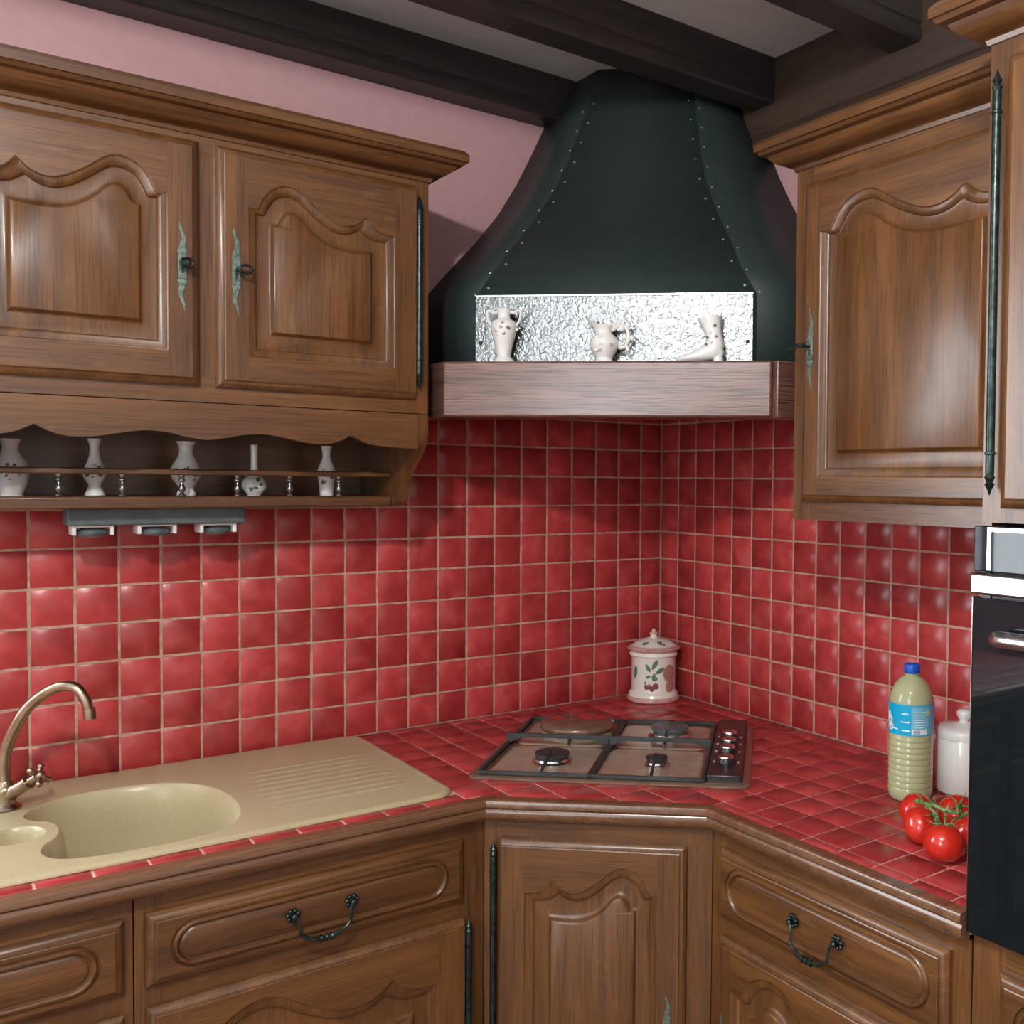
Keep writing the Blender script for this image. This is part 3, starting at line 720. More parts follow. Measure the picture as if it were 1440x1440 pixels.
for i, (cx, cz, rx, ry) in enumerate(path):
    rings.append([(cx+rx*math.cos(2*PI*k/seg), ry*math.sin(2*PI*k/seg), cz+(.0032*math.sin(6*PI*k/seg*2/2) if i == 0 else 0)+(.004*math.cos(2*PI*k/seg) if i < 2 else 0)) for k in range(seg)])
rings = [[(x*.0+path[0][0]+(x-path[0][0])*.85, y*.85, z-.004) for x, y, z in rings[0]]]+rings
foot = [((.006, .026), 52, .0200, .0150), ((-.002, .021), 40, .0185, .0150), ((-.014, .017), 26, .0150, .0150), ((-.028, .0125), 12, .0115, .0140), ((-.042, .0095), 4, .0085, .0120), ((-.054, .0075), 0, .0062, .0085), ((-.061, .0065), 0, .0035, .0040)]
for (cx, cz), tilt, a_, b__ in foot:
    # section plane turns from lying flat (at the ankle) to standing upright (at the toe)
    th = math.radians(tilt)
    ex = Vector((math.sin(th), 0, -math.cos(th)))
    rings.append([(cx+ex.x*a_*math.cos(2*PI*k/seg), b__*math.sin(2*PI*k/seg), max(.0006, cz+ex.z*a_*math.cos(2*PI*k/seg))) for k in range(seg)])
b = MB(); b.loft(rings, 0, True, True, True); b.build('boot_body', PORC, t, M, angle=70)
b = MB(); b.loft([[(.0155+s*.0105*math.cos(2*PI*k/14), s*.0105*math.sin(2*PI*k/14), z) for k in range(14)] for s, z in ((1, 0), (1.0, .003), (.82, .012), (1.1, .024))], 0, True, True, True); b.build('heel', PORC, t, M)
b = MB()
for cx, cz, mi, s in ((.010, .074, 0, .0034), (.002, .060, 1, .003), (.012, .052, 2, .0032), (-.004, .050, 0, .0028), (.004, .040, 1, .003), (-.006, .036, 0, .0026)):
    b.ball((cx, -.0142, cz), s, 8, mi)
b.build('applied_flowers', [LEAF, PORC, PAINT], t, M)

# ================================================================== WORKTOP
YL, XR = -.617, -.574          # tile edges on the left and right runs
P1, P2 = (-.913, YL), (XR, -.935)
XE, YE = -2.62, -1.546
wt = thing('worktop', 'red tiled corner worktop with moulded wooden edge', 'worktop', (-.6, -.6, .85))
SK = (-1.965, -.952, -.578, -.010)     # sink outline x0 x1 y0 y1
b = MB(); zt, zb = .8985, .862
b.box(XE, SK[0]+.02, YL, -.001, zb, zt); b.box(SK[0]+.02, SK[1]-.02, YL, SK[2]+.02, zb, zt); b.box(SK[0]+.02, SK[1]-.02, -.05, -.001, zb, zt)
b.box(SK[1]-.02, P1[0], YL, -.001, zb, zt)
b.prism([P1, P2, (-.001, P2[1]), (-.001, -.001), (P1[0], -.001)], zb, zt); b.box(XR, -.001, YE, P2[1], zb, zt)
b.build('bed', GROUT_T, wt, smooth=False)
# edge moulding
EDGE = [(0, .862), (0, .9015), (.021, .9015), (.0245, .8995), (.026, .896), (.026, .8865), (.0215, .8845), (.0195, .881), (.0215, .8775), (.0225, .872), (.0205, .864), (.0155, .857), (.009, .853), (0, .852)]
EDm = wood('edge_oak', 'x', (.20, .095, .045), (.10, .045, .022), rough=.26, coat=.5, pores=.5)
b = MB(); b.sweep([(XE, YL), P1, P2, (XR, YE+.002)], EDGE); b.build('edge_moulding', EDm, wt, angle=25)
# tiles on one square grid over the whole top
PX = .0816
def clip(poly, a, b_, c):      # keep a x + b y >= c
    out = []; n = len(poly)
    for i in range(n):
        p, q = poly[i], poly[(i+1) % n]; dp = a*p[0]+b_*p[1]-c; dq = a*q[0]+b_*q[1]-c
        if dp >= 0: out.append(p)
        if dp*dq < 0:
            t = dp/(dp-dq); out.append((p[0]+(q[0]-p[0])*t, p[1]+(q[1]-p[1])*t))
    return out
def area(p): return .5*abs(sum(p[i][0]*p[(i+1) % len(p)][1]-p[(i+1) % len(p)][0]*p[i][1] for i in range(len(p)))) if len(p) > 2 else 0
dn = Vector((-(P2[1]-P1[1]), P2[0]-P1[0])).normalized(); dc = dn.x*P1[0]+dn.y*P1[1]+.003
FULLT = tile_mesh('top_tile', rect(PX-.004, PX-.004), .004, TILE_T)
HOBC = Vector((-.67, -.70)); HA = math.radians(-43.5); hx = Vector((math.cos(HA), math.sin(HA))); hy = Vector((-hx.y, hx.x))
def under_hob(x, y):
    q = Vector((x, y))-HOBC; return abs(q.dot(hx)) < .235 and .06 < q.dot(hy) < .46
i0 = -32
for i in range(-32, 8):
    for j in range(-8, 14):
        xa = -.46+i*PX; ya = -1.015+j*PX
        if xa > -.01 or ya > -.01 or xa+PX < XE or ya+PX < YE: continue
        g = .002
        r0 = [(xa+g, ya+g), (xa+PX-g, ya+g), (xa+PX-g, ya+PX-g), (xa+g, ya+PX-g)]
        r0 = clip(clip(r0, -1, 0, .001), 0, -1, .001); r0 = clip(clip(r0, 1, 0, XE), 0, 1, YE) if len(r0) > 2 else r0
        if len(r0) < 3: continue
        cand = [clip(r0, 0, 1, YL+.003), clip(r0, 1, 0, XR+.003), clip(r0, dn.x, dn.y, dc)]
        r1 = max(cand, key=area)
        if area(r1) < 4e-5: continue
        if r1[0][0] < SK[1]:
            cand = [clip(r1, 1, 0, SK[1]-.008), clip(r1, 0, -1, -(SK[2]+.008)), clip(r1, 0, 1, SK[3]-.008), clip(r1, -1, 0, -(SK[0]+.008))]
            r1 = max(cand, key=area)
            if area(r1) < 4e-5: continue
        cx = sum(p[0] for p in r1)/len(r1); cy = sum(p[1] for p in r1)/len(r1)
        if under_hob(cx, cy): continue
        j3 = Matrix.Rotation(random.gauss(0, .0035), 4, 'X') @ Matrix.Rotation(random.gauss(0, .0035), 4, 'Y')
        full_ = abs(area(r1)-(PX-.004)**2) < 1e-7
        me = FULLT if full_ else tile_mesh('cut_top_tile', [(p[0]-cx, p[1]-cy) for p in r1], .004, TILE_T)
        place('tile', me, wt, T3((cx, cy, .9005+random.uniform(-.0003, .0004))) @ j3)

# ================================================================== BASE CABINETS
FY, FX = -.60, -.568
def carcass(b, x0, x1, y0, y1, z0=.10, z1=.852):   # open box; low sides clear the sink bowl
    e = .016
    b.box(x0, x0+e, y0, y1, z0, z1); b.box(x1-e, x1, y0, y1, z0, z1); b.box(x0+e, x1-e, y0, y1, z0, z0+e); b.box(x0+e, x1-e, y1-.008, y1, z0+e, z1)
def base_unit_left(x0, x1, label, hinge_right):
    t = thing('base_cabinet', label, 'cabinet', ((x0+x1)/2, FY, 0))
    b = MB(); carcass(b, x0+.0015, x1-.0015, FY+.019, -.005, .10, .728); b.build('carcass', WZ, t, smooth=False)
    b = MB(); b.box(x0+.0015, x1-.0015, FY+.05, FY+.068, 0, .0995); b.build('plinth', WX, t, smooth=False)
    b = MB()
    b.box(x0+.001, x0+.045, FY, FY+.019, .10, .852, 0); b.box(x1-.055, x1-.001, FY, FY+.019, .10, .852, 0)
    b.box(x0+.045, x1-.055, FY, FY+.019, .80, .852, 1); b.box(x0+.045, x1-.055, FY, FY+.019, .64, .71, 1); b.box(x0+.045, x1-.055, FY, FY+.019, .10, .15, 1)
    b.build('face_frame', [WZ, WX], t, smooth=False)
    wd = x1-x0-.066; xs = x0+.016 if hinge_right else x0+.0515
    make_drawer(t, frame((xs, FY, .692), (1, 0, 0), (0, -1, 0)), wd, .126, .035, .020)
    d = make_door(t, frame((xs, FY, .130), (1, 0, 0), (0, -1, 0)), wd, .528, (.066, .058, .07), .545-.130, (.125, .115, .13), .485-.130, flip=not hinge_right, scale=1.2)
    if hinge_right: hinge_rod(d, frame((x1-.041, FY-.015, .146), (1, 0, 0), (0, -1, 0)), .512); lock_plate(d, frame((x0+.046, FY-DT, .42), (1, 0, 0), (0, -1, 0)))
    else: hinge_rod(d, frame((x0+.0425, FY-.015, .146), (1, 0, 0), (0, -1, 0)), .512); lock_plate(d, frame((xs+wd-.03, FY-DT, .42), (1, 0, 0), (0, -1, 0)))
    return t
base_unit_left(-1.546, -.905, 'oak base cabinet with drawer and door under the drainer', True)
base_unit_left(-2.130, -1.5465, 'oak base cabinet with drawer and door under the sink bowl and tap', False)
base_unit_left(-2.615, -2.1305, 'oak base cabinet with drawer and door at the far worktop end by window', False)
# corner unit
cu = thing('base_cabinet', 'diagonal oak corner base cabinet with arched door below the hob', 'cabinet', (-.7, -.7, 0))
C1, C2 = Vector((-.904, FY)), Vector((FX, -.9305)); cdv = (C2-C1); cl = cdv.length; cdir = cdv.normalized(); cn = Vector((cdir.y, -cdir.x))
CM = frame((C1.x, C1.y, 0), (cdir.x, cdir.y, 0), (cn.x, cn.y, 0))
if CM.col[2].x > 0: CM = frame((C1.x, C1.y, 0), (cdir.x, cdir.y, 0), (-cn.x, -cn.y, 0))
b = MB(); e = .018
b.prism([(C1.x, C1.y+.001), (C2.x, C2.y+.002), (-.003, C2.y+.002), (-.003, -.006), (C1.x, -.006)], .10, .116)
b.box(C1.x, C1.x+.016, C1.y+.03, -.006, .116, .85); b.box(C2.x+.03, -.006, C2.y+.002, C2.y+.018, .116, .85); b.build('carcass', WZ, cu, smooth=False)
b = MB()
b.box(.0, .038, .10, .852, -.02, 0, 0); b.box(cl-.05, cl, .10, .852, -.02, 0, 0); b.box(.038, cl-.05, .79, .852, -.02, 0, 1); b.box(.038, cl-.05, .10, .15, -.02, 0, 1)
b.build('face_frame', [WY, WX], cu, CM, smooth=False)
b = MB(); b.box(.03, cl-.03, 0, .0995, -.07, -.05); b.build('plinth', WX, cu, CM, smooth=False)
cwd = .382
d = make_door(cu, CM @ T3((.0385, .130, 0)), cwd, .684, (.058, .050, .07), .706-.130, (.107, .110, .13), .645-.130, flip=True, scale=.95)
hinge_rod(d, CM @ T3((.0235, .146, .015)), .662); lock_plate(d, CM @ T3((.0385+cwd-.036, .44, DT)))
# right run
ru = thing('base_cabinet', 'oak base cabinet with drawer and door below bottle and tomatoes', 'cabinet', (FX, -1.24, 0))
ry0, ry1 = -.932, -1.545
b = MB(); carcass(b, 0, -(ry1-ry0)-.003, 0, .56); b.build('carcass', WZ, ru, frame((FX+.019, ry0-.0015, 0), (0, -1, 0), (0, 0, 1)), smooth=False)
RM = frame((FX, ry0, 0), (0, -1, 0), (-1, 0, 0)); rw = ry0-ry1
b = MB()
b.box(.001, .044, .10, .851, -.019, 0, 0); b.box(rw-.045, rw-.001, .10, .851, -.019, 0, 0); b.box(.044, rw-.045, .80, .851, -.019, 0, 1); b.box(.044, rw-.045, .63, .70, -.019, 0, 1); b.box(.044, rw-.045, .10, .15, -.019, 0, 1)
b.build('face_frame', [WY, WX], ru, RM, smooth=False)
b = MB(); b.box(.001, rw-.001, 0, .0995, -.07, -.05); b.build('plinth', WX, ru, RM, smooth=False)
make_drawer(ru, RM @ T3((.036, .688, 0)), .542, .136, .026, .018)
d = make_door(ru, RM @ T3((.036, .130, 0)), .542, .520, (.045, .052, .07), .545-.130, (.100, .11, .13), .487-.130, scale=1.2)
lock_plate(d, RM @ T3((.036+.022, .42, DT)))

# ================================================================== OVEN COLUMN
tw = thing('tall_cabinet', 'tall oak oven column with upper door and lower drawer', 'cabinet', (FX, -1.85, 0))
ty0, ty1 = -1.5475, -2.16; TM = frame((FX, ty0, 0), (0, -1, 0), (-1, 0, 0)); tl = ty0-ty1
b = MB(); b.box(FX+.001, -.002, ty0-.016, ty0, .10, 2.2); b.box(FX+.001, -.002, ty1, ty1+.016, .10, 2.2); b.box(FX+.02, -.002, ty1+.016, ty0-.016, .845, .861); b.box(FX+.02, -.002, ty1+.016, ty0-.016, 1.50, 1.516); b.box(FX+.02, -.002, ty1+.016, ty0-.016, 2.18, 2.2); b.box(FX+.02, -.002, ty1+.016, ty0-.016, .10, .116)
b.build('carcass', WZ, tw, smooth=False)
b = MB()
b.box(0, .052, 1.4905, 2.2, -.001, .0195, 0); b.box(tl-.052, tl, 1.4905, 2.2, -.001, .0195, 0); b.box(.052, tl-.052, 1.4905, 1.54, -.001, .0195, 1); b.box(.052, tl-.052, 2.15, 2.2, -.001, .0195, 1)
b.v = [(x, y, z-.0195) for x, y, z in b.v]; b.build('face_frame', [WY, WX], tw, TM, smooth=False); fm = MB()
fm.box(0, .055, .10, .8715, -.0185, .0005, 0); fm.box(tl-.055, tl, .10, .8715, -.0185, .0005, 0); fm.box(.055, tl-.055, .81, .8715, -.0185, .0005, 1); fm.box(.055, tl-.055, .10, .15, -.0185, .0005, 1)
fm.build('face_frame', [WY, WX], tw, TM, smooth=False)
b = MB(); b.sweep([(FX, ty1), (FX, ty0), (-.42, ty0)], [(-o, z) for o, z in CROWN][::-1]); b.build('cornice', WY, tw, angle=28)
ud = make_door(tw, TM @ T3((.036, 1.512, 0)), .545, .655, (.052, .052, .05), 2.043-1.512, (.108, .11, .106), 1.997-1.512, scale=1.12, flip=True, lips=(1, 1, 1, 1))
hinge_rod(ud, TM @ T3((.0215, 1.530, .015)), .622, .0066)
make_drawer(tw, TM @ T3((.052, .700, 0)), .515, .126, .030, .018)
make_door(tw, TM @ T3((.052, .130, 0)), .515, .530, (.05, .05, .07), .545-.130, (.105, .105, .13), .487-.130)
ov = thing('oven', 'black glass built-in oven with steel handle in the tall cabinet', 'oven', (FX, -1.85, .878))
b = MB(); b.box(.020, tl-.020, .8785, 1.484, -.50, 0); b.build('oven_body', BLACKE, ov, TM, smooth=False)
b = MB(); b.box(.0015, tl-.002, .8725, 1.3795, .001, .0215); b.build('glass_door', BLACKG, ov, TM, bevel=.0015)
b = MB(); b.box(.0015, tl-.002, 1.4185, 1.486, .001, .0215); cp = b.build('control_panel', BLACKG, ov, TM, bevel=.0015)
b = MB(); b.box(.0245, .031, 1.421, 1.484, .0216, .0222); b.box(.0310, tl-.03, 1.478, 1.484, .0216, .0222); b.build('panel_frame', STEEL, cp, TM, smooth=False)
b = MB(); b.box(.000, tl-.001, 1.3845, 1.4165, .001, .030); b.build('steel_strip', STEEL, ov, TM, bevel=.004)
b = MB(); b.box(.0005, .0016, .8725, 1.3795, .001, .0222); b.build('edge_trim', STEEL, ov, TM, smooth=False)
b = MB(); b.tube(catmull([(.062, 1.324, .040), (.08, 1.324, .042), (.3, 1.324, .042), (tl-.08, 1.324, .042), (tl-.062, 1.324, .040)], 4), .0125, 14); hn = b.build('handle', STEEL, ov, TM)
for x in (.10, tl-.10):
    b = MB(); b.tube([(x, 1.324, .021), (x, 1.324, .040)], .006, 10); b.build('handle_post', STEEL, hn, TM)

# ================================================================== SINK AND TAP
sk = thing('sink', 'beige resin sink with one bowl and ribbed drainer set in worktop', 'sink', (-1.45, -.33, .90))
def rrect(x0, x1, y0, y1, r, n=6):
    out = []
    for cx, cy, a0 in ((x1-r, y0+r, -PI/2), (x1-r, y1-r, 0), (x0+r, y1-r, PI/2), (x0+r, y0+r, PI)):
        for i in range(n+1):
            a = a0+PI/2*i/n; out.append((cx+r*math.cos(a), cy+r*math.sin(a)))
    return out
def shrink(poly, d):
    n = len(poly); out = []
    for i in range(n):
        p0, p1, p2 = Vector(poly[i-1]), Vector(poly[i]), Vector(poly[(i+1) % n]); a = (p1-p0); c = (p2-p1)
        a = a.normalized() if a.length > 1e-7 else c.normalized(); c = c.normalized() if c.length > 1e-7 else a
        n0 = Vector((-a.y, a.x)); n1 = Vector((-c.y, c.x)); q = p1+(n0+n1)*d/max(.5, 1+n0.dot(n1)); out.append((q.x, q.y))
    return out
bowl_pts = [(-1.345, -.47), (-1.331, -.41), (-1.330, -.33), (-1.345, -.255), (-1.385, -.19), (-1.45, -.152), (-1.53, -.143), (-1.60, -.155), (-1.648, -.190), (-1.668, -.240), (-1.655, -.275), (-1.632, -.300), (-1.624, -.345), (-1.632, -.392), (-1.653, -.425), (-1.662, -.470), (-1.645, -.512), (-1.600, -.536), (-1.53, -.545), (-1.45, -.543), (-1.385, -.525)]
cl_ = catmull([(x, y, 0) for x, y in bowl_pts+bowl_pts[:1]], 5)[:-1]; bowl = [(p.x, p.y) for p in cl_]      # counter-clockwise
small = [(-1.690+.047*math.cos(2*PI*i/32), -.345+.050*math.sin(2*PI*i/32)) for i in range(32)]
outer = rrect(SK[0], SK[1], SK[2], SK[3], .045)
b = MB(); ZS = .9085
rim = [(0, .9008), (0, .904), (.0025, .9072), (.006, .9085), (.012, .9090), (.016, .9085)]
b.loft([[(x, y, z) for x, y in shrink(outer, d)] for d, z in rim])
oin = shrink(outer, rim[-1][0]); polys = [oin, bowl, small]; allp = [p for q in polys for p in q]; o = len(b.v); b.v += [(x, y, ZS) for x, y in allp]
for a, b2, c in tessellate_polygon([[Vector((x, y, 0)) for x, y in q] for q in polys]):
    A, B2, C2 = allp[a], allp[b2], allp[c]
    if (B2[0]-A[0])*(C2[1]-A[1])-(B2[1]-A[1])*(C2[0]-A[0]) < 0: b2, c = c, b2
    b.face((o+a, o+b2, o+c))
bd = [(0, ZS), (.0015, .9075), (.004, .904), (.008, .895), (.012, .87), (.017, .82), (.024, .775), (.034, .752), (.052, .742), (.085, .739)]
b.loft([[(x, y, z) for x, y in shrink(bowl, d)] for d, z in bd[:-1]]+[[(-1.5+(x+1.5)*.5, -.345+(y+.345)*.5, .739) for x, y in bowl]], 0, True, False, True)
b.loft([[(-1.69+(x+1.69)*s, -.345+(y+.345)*s, z) for x, y in small] for s, z in ((1, ZS), (.97, .9072), (.92, .90), (.84, .875), (.72, .862), (.3, .858))], 0, True, False, True)
b.build('basin', SINKM, sk, angle=40)
# ribs of the drainer
for k in range(9):
    y = -.195-.0335*k; x0_ = -1.300+.012*abs(k-4)**1.2*.4
    q = MB(); n = 10; ring = []
    for i in range(n+1):
        x = x0_+(-1.000-x0_)*i/n; s = min(1, i*.8+.05, (n-i)*.8+.05); ring.append([(x, y-.0085, ZS-.0004), (x, y-.005, ZS-.0004+.0016*s), (x, y+.005, ZS-.0004+.0016*s), (x, y+.0085, ZS-.0004)])
    q.loft(ring, 0, False); q.f = [tuple(reversed(f)) for f in q.f]; q.build('drainer_rib', SINKM, sk, angle=60)
tap = thing('tap', 'aged brass swan neck mixer tap with cross handles by the sink', 'tap', (-1.690, -.166, ZS))
b = MB(); b.lathe([(.026, 0), (.027, .003), (.024, .007), (.018, .012), (.0165, .030), (.018, .036), (.0165, .042), (.0125, .046)], 24); b.build('tap_body', BRASS, tap, T3((-1.690, -.166, ZS)))
b = MB(); pts = catmull([(-1.690, -.166, .950), (-1.692, -.1645, 1.000), (-1.682, -.172, 1.045), (-1.655, -.194, 1.104), (-1.618, -.2245, 1.140), (-1.587, -.249, 1.145), (-1.570, -.262, 1.122), (-1.5645, -.266, 1.100)], 7)
b.tube(pts, lambda t: .0115-.0025*t, 14); b.lathe([(.0125, 0), (.0125, .010), (.010, .014)], 16, (-1.690, -.166, .950)); spt = b.build('spout', BRASS, tap)
b = MB(); b.tube([(-1.5645, -.266, 1.102), (-1.563, -.267, 1.096), (-1.5625, -.2675, 1.083)], .0108, 14); b.build('aerator', BRASS, spt)
def cross_handle(sgn):
    d = Vector((.775*sgn, -.615*sgn, .62)).normalized(); p0 = Vector((-1.690, -.166, ZS+.024))
    b = MB(); b.tube([p0+d*.005, p0+d*.03, p0+d*.05], lambda t: .0145-.003*t, 14); b.tube([p0+d*.048, p0+d*.054], .0135, 14); b.tube([p0+d*.054, p0+d*.072], .0085, 12); arm = b.build('valve_arm', BRASS, tap)
    c = p0+d*.078; a1 = d.cross(Vector((0, 0, 1))).normalized(); a2 = d.cross(a1).normalized(); h = MB()
    h.ball(c, .0095, 12)
    for k in range(4):
        a = PI/4+PI/2*k; v = a1*math.cos(a)+a2*math.sin(a); h.tube([c, c+v*.012, c+v*.020], lambda t: .0042+.001*t, 9); h.ball(c+v*.021, .0062, 10)
    h.build('cross_handle', BRASS, arm)
cross_handle(1); cross_handle(-1)

# ================================================================== HOB
HM = Matrix(((hx.x, hy.x, 0, HOBC.x), (hx.y, hy.y, 0, HOBC.y), (0, 0, 1, .9012), (0, 0, 0, 1)))
hob = place('gas_hob', None, None, HM); tag(hob, 'brown enamel four-burner hob with black grates and side knobs', 'hob')
def lbox(b, x0, x1, y0, y1, z0, z1, m=0): return b.box(x0, x1, y0, y1, z0, z1, m)
b = MB(); HW, HD = .305, .525
ring = [(0, 0), (0, .004), (.003, .0065), (.012, .0075), (.022, .0065), (.030, .004)]
def rr(d): return rrect(-HW+d, HW-d, d, HD-d, .02)
b.loft([[(x, y, z) for x, y in rr(d)] for d, z in ring], 0, True, True, True)
b.build('tray', BROWNE, hob, HM, angle=40)
for x0, x1 in ((-.268, -.042), (-.030, .196)):
    for y0, y1 in ((.030, .258), (.268, .490)):
        b = MB()
        R = [[(x, y, z) for x, y in rrect(x0+d, x1-d, y0+d, y1-d, .03-d*.5)] for d, z in ((0, .0045), (.004, .0075), (.010, .0070), (.02, .0055))]
        b.loft(R, 0, True, False, True); b.build('burner_pan', TRAY, hob, HM, angle=40)
b = MB(); b.box(.212, .287, .022, .518, .004, .022); cpn = b.build('control_panel', BLACKE, hob, HM, bevel=.003)
for i, y in enumerate((.335, .270, .205, .120)):
    b = MB(); b.lathe([(.0195, 0), (.019, .006), (.017, .010), (0, .010)], 22, m=0); kn = b.build('knob', BLACKE, cpn, HM @ T3((.2495, y, .022)))
    b = MB(); b.lathe([(.0165, 0), (.0175, .002), (.0165, .005), (.012, .0064), (0, .0068)], 22); b.build('knob_cap', STEEL, kn, HM @ T3((.2495, y, .032)))
    b = MB()
    for s in (-1, 1):
        for q in range(2): b.box(s*.027-.0022, s*.027+.0022, y_ := -.006+.009*q, y_+.0035, .0005, .0008)
    b.build('panel_print', LWHITE, cpn, HM @ T3((.2495, y, .022)), smooth=False)
def burner(x, y, r, capmat, h=.012):
    b = MB(); b.lathe([(r*1.14, 0), (r*1.16, .004), (r*1.02, .007), (r*.98, .0115), (r*.5, .012)], 30); bs = b.build('burner', STEEL, hob, HM @ T3((x, y, .0055)))
    b = MB(); b.lathe([(r*.9, .0110), (r*.92, .0115+h*.5), (r, .0125+h*.5), (r, .0135+h*.8), (r*.92, .0125+h), (r*.3, .0115+h), (0, .0115+h)], 30); b.build('burner_cap', capmat, bs, HM @ T3((x, y, .0055)))
ENG = mottled('grey_burner_cap', (.10, .12, .12), (.20, .22, .22), 30., .4, .5, 0, .3)
burner(-.146, .128, .039, CASTIRON); burner(.093, .128, .0245, CASTIRON, .010); burner(.096, .385, .047, ENG, .016)
b = MB(); b.lathe([(.0, 0), (.088, 0), (.090, .004), (.088, .016), (.080, .019), (0, .019)], 36); b.build('burner', mottled('cream_burner_ring', (.42, .33, .22), (.48, .38, .26), 20., .3), hob, HM @ T3((-.135, .372, .0055)))
def bar(b, p, q, wd, z0, z1):
    p, q = Vector(p), Vector(q); d = (q-p).normalized(); n = Vector((-d.y, d.x))*wd/2
    b.prism([(p.x-n.x, p.y-n.y), (q.x-n.x, q.y-n.y), (q.x+n.x, q.y+n.y), (p.x+n.x, p.y+n.y)], z0, z1)
for gx0, gx1, burn in ((-.282, -.040, [(-.146, .128), (-.135, .372)]), (-.033, .205, [(.093, .128), (.096, .385)])):
    b = MB(); g0, g1 = .012, .506; mid = .2585; z0, z1 = .0085, .0165
    bar(b, (gx0, g0), (gx1, g0), .008, z0, z1); bar(b, (gx0, g1), (gx1, g1), .008, z0, z1); bar(b, (gx0, g0), (gx0, g1), .008, z0, z1); bar(b, (gx1, g0), (gx1, g1), .008, z0, z1)
    # raised middle bar with curved feet
    n = 12; pts = []
    L2 = gx1-gx0
    for i in range(n+1):
        x = gx0+L2*i/n; e_ = min(i, n-i); low = {0: .010, 1: .020}.get(e_, .026); pts.append((x, low))
    up_ = [(gx1+.004, .036), (gx0-.004, .036)]
    b.prism(pts+up_, -.004, .004, tr=lambda x, y, z: (x, mid-z, y))
    bx_, by_ = burn[0]
    def fin(x0, y0, x1, y1):
        d = Vector((x1-x0, y1-y0)).normalized(); L = math.hypot(x1-x0, y1-y0)
        b.prism([(0, .010), (L*.55, .020), (L, .028), (L+.004, .040), (L-.012, .038), (L*.4, .024), (0, .018)], -.0028, .0028, tr=lambda u_, v_, w_: (x0+d.x*u_-d.y*w_, y0+d.y*u_+d.x*w_, v_))
    fin(bx_, g0, bx_, by_-.022)
    fx, fy = burn[1]; fin(fx, mid, fx, mid+.055)
    if gx0 > -.1: fin(fx, g1, fx, fy+.036)
    b.build('grate', CASTIRON, hob, HM, angle=30, bevel=.001)
cv = place('burner_cover', None, None, HM @ T3((-.135, .372, .0250))); tag(cv, 'brown round burner cover painted with red poppies on the hob', 'burner cover')
CVM = HM @ T3((-.135, .372, .0250))
b = MB(); b.lathe([(.0, 0), (.088, 0), (.0925, .003), (.0935, .009), (.0905, .016), (.082, .0195), (.050, .0225), (0, .0235)], 40); b.build('cover_dish', BROWNE, cv, CVM, angle=50)
def blob(b, cx, cy, rx, ry, m, seed):
    rnd = random.Random(seed); pts = []
    for k in range(14):
        a = 2*PI*k/14; s = rnd.uniform(.72, 1.12); x, y = cx+rx*s*math.cos(a), cy+ry*s*math.sin(a); r = min(.092, math.hypot(x, y)); z = .0241-(.0235-.0195)*(r/.082)**2-(0 if r < .082 else (r-.082)*.35); pts.append((x, y, z))
    r = math.hypot(cx, cy); pts.append((cx, cy, .0243-.004*(r/.082)**2)); b.add(pts, [(k, (k+1) % 14, 14) for k in range(14)], m)
b = MB()
for i, (cx, cy, rx, ry, m) in enumerate([(.030, .02, .034, .030, 0), (.058, .035, .018, .022, 0), (.005, .040, .018, .016, 0), (-.050, .000, .018, .014, 0), (-.030, -.045, .006, .012, 1), (-.015, .005, .014, .006, 1), (.045, .055, .010, .008, 1), (.034, .018, .008, .008, 1), (-.048, .002, .006, .005, 1), (.0, -.030, .016, .004, 1)]): blob(b, cx, cy, rx, ry, m, i)
b.build('painted_poppies', [REDP, BROWNP], cv, CVM)

# ================================================================== THINGS ON THE WORKTOP
ZT = .9012
# ceramic jar in the corner
JX, JY = -.092, -.092
jr = thing('ceramic_jar', 'cream lidded ceramic jar with painted leaves and berries in corner', 'jar', (JX, JY, ZT))
JM = T3((JX, JY, ZT))
jp = [(0, 0), (.076, 0), (.0785, .003), (.0785, .009), (.075, .0125), (.0735, .014), (.0735, .020), (.070, .025), (.066, .029), (.0655, .034), (.0655, .128), (.067, .132), (.0715, .134), (.0715, .139), (.068, .142), (.068, .145)]
jm = [1, 1, 1, 1, 1, 0, 0, 0, 0, 0, 0, 0, 0, 0, 0]
b = MB(); b.lathe(jp, 44, mats=jm); b.build('jar_body', [CREAM, PINKC], jr, JM, angle=50)
lpf = [(.066, .143), (.0715, .146), (.0775, .151), (.0785, .1545), (.074, .158), (.066, .161), (.054, .170), (.040, .177), (.024, .181), (.0125, .183), (.0095, .186), (.0095, .190), (.0135, .193), (.0135, .196), (.008, .199), (.0065, .2015), (.0062, .205), (.0035, .2085), (0, .209)]
lm = [1, 1, 1, 1, 1, 0, 0, 0, 0, 0, 0, 0, 1, 1, 1, 1, 1, 1]
b = MB(); b.lathe(lpf, 44, mats=lm); lid = b.build('lid', [CREAM, PINKC], jr, JM, angle=50)
VA = math.atan2(-2.43-JY, -1.85-JX)
LEAVES = [(.06, .032, .0165, 0, .40, .55), (-.24, .022, .0135, 0, .42, -.55), (.30, .014, .0160, 0, .42, 1.05), (-.24, -.004, .0085, 0, .5, 1.2), (.02, -.004, .0120, 0, .50, .15), (.12, -.010, .0070, 0, .6, .6)]
BERR = [(-.36, -.022, .0060, 0, .6, -.3), (-.30, -.034, .0075, 3, 1, 0), (-.14, -.034, .0070, 3, 1, 0), (-.06, -.041, .0060, 3, 1, 0), (.10, -.031, .0095, 3, 1, 0), (-.18, -.028, .0045, 4, 1, 0)]
FRU = [(.80, .004, .026, 4, .9, 0), (.84, -.034, .020, 4, .9, 0), (-.93, .006, .020, 0, .45, .2)]
